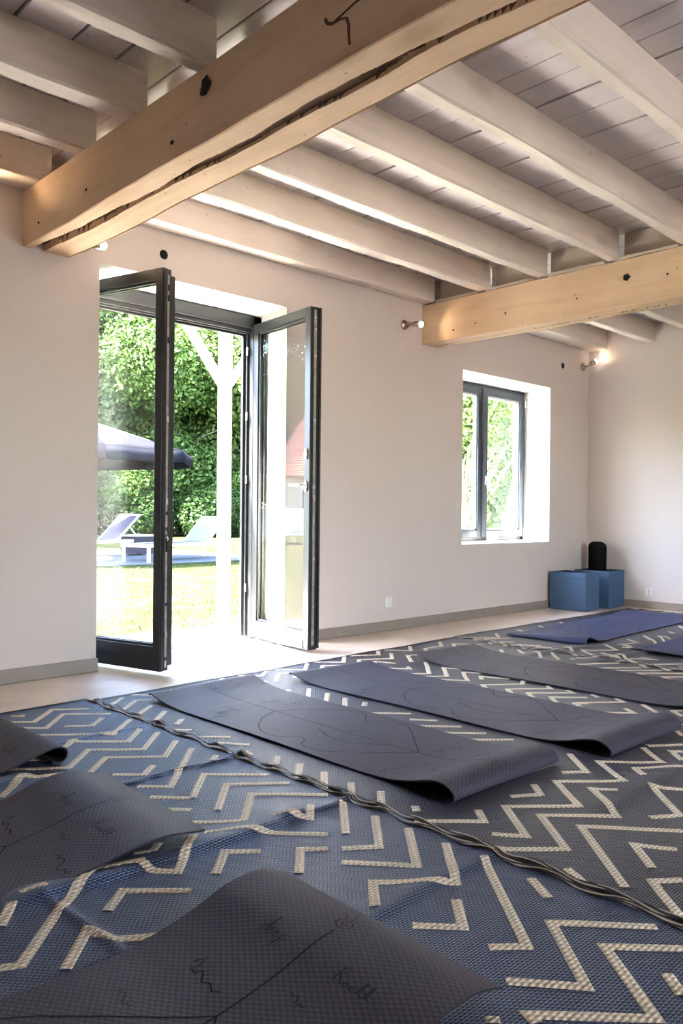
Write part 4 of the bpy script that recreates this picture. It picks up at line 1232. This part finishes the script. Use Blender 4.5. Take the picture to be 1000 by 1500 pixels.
for i,(x,y) in enumerate(((-5.30,21.9),(-5.85,22.2),(-6.35,21.7))):
    lounger(('nearest white sun lounger mirrored in the right door glass','middle white sun lounger mirrored in the right door glass','last white sun lounger mirrored in the right door glass')[i], (x,y,GZ), -.9, 2.0, .66, .85, 58, M['white_metal'], G3)

# ------------------------------------------------------------------ light
wd = bpy.data.worlds.new('sky'); scene.world = wd; wd.use_nodes = True
nt = wd.node_tree; bg = nt.nodes['Background']
sky = N(nt,'ShaderNodeTexSky'); sky.sky_type = 'NISHITA'; sky.sun_disc = False
sky.sun_elevation = math.radians(58); sky.sun_rotation = math.radians(-72); sky.air_density = 1.0; sky.dust_density = 1.5
nt.links.new(sky.outputs[0], bg.inputs['Color']); bg.inputs['Strength'].default_value = SKY
sd = bpy.data.lights.new('sun', 'SUN'); sd.energy = SUN; sd.angle = math.radians(.6); sd.color = (1,.95,.86)
so = bpy.data.objects.new('sun', sd); COL.objects.link(so); so.location = (-20,10,40)
so.rotation_euler = Vector((-.44,.22,.87)).to_track_quat('Z','Y').to_euler()
def fill_light(name, loc, rot, sx, sy, power, col=(1.0,.965,.93)):
    l = bpy.data.lights.new(name, 'AREA'); l.shape = 'RECTANGLE'; l.size = sx; l.size_y = sy; l.energy = power; l.color = col
    o = bpy.data.objects.new(name, l); COL.objects.link(o); o.location = loc; o.rotation_euler = rot
    return o
for a, b in FW: fill_light('window_fill', ((a+b)/2, YB-.12, 1.45), (math.radians(90),0,0), b-a-.1, 1.6, DAY)  # added fill lamp in the unseen window, brightening the room
# ------------------------------------------------------------------ camera
cam = bpy.data.cameras.new('camera'); co = bpy.data.objects.new('camera', cam); COL.objects.link(co)
cam.sensor_fit = 'VERTICAL'; cam.sensor_height = 36.0; cam.lens = 1175.2/1500*36.0
cam.clip_start = .05; cam.clip_end = 300
yaw, pitch, roll = .76484, -.0006, .009679
fw = Vector((math.sin(yaw)*math.cos(pitch), math.cos(yaw)*math.cos(pitch), math.sin(pitch)))
rt = Vector((math.cos(yaw), -math.sin(yaw), 0)); up = rt.cross(fw)
r2 = rt*math.cos(roll)+up*math.sin(roll); u2 = -rt*math.sin(roll)+up*math.cos(roll)
mt = Matrix((r2,u2,-fw)).transposed().to_4x4(); mt.translation = (0,0,.95)
co.matrix_world = mt
scene.camera = co

vs_ = scene.view_settings
scene.display_settings.display_device = 'sRGB'
vs_.view_transform = 'Standard'; vs_.look = 'None'; vs_.exposure = EXPO; vs_.gamma = 1.0; vs_.use_curve_mapping = False
scene.cycles.max_bounces = 10; scene.cycles.diffuse_bounces = 6; scene.cycles.glossy_bounces = 4; scene.cycles.transparent_max_bounces = 24
scene.cycles.use_denoising = True
scene.cycles.caustics_reflective = False; scene.cycles.caustics_refractive = False
scene.cycles.sample_clamp_indirect = 25.0
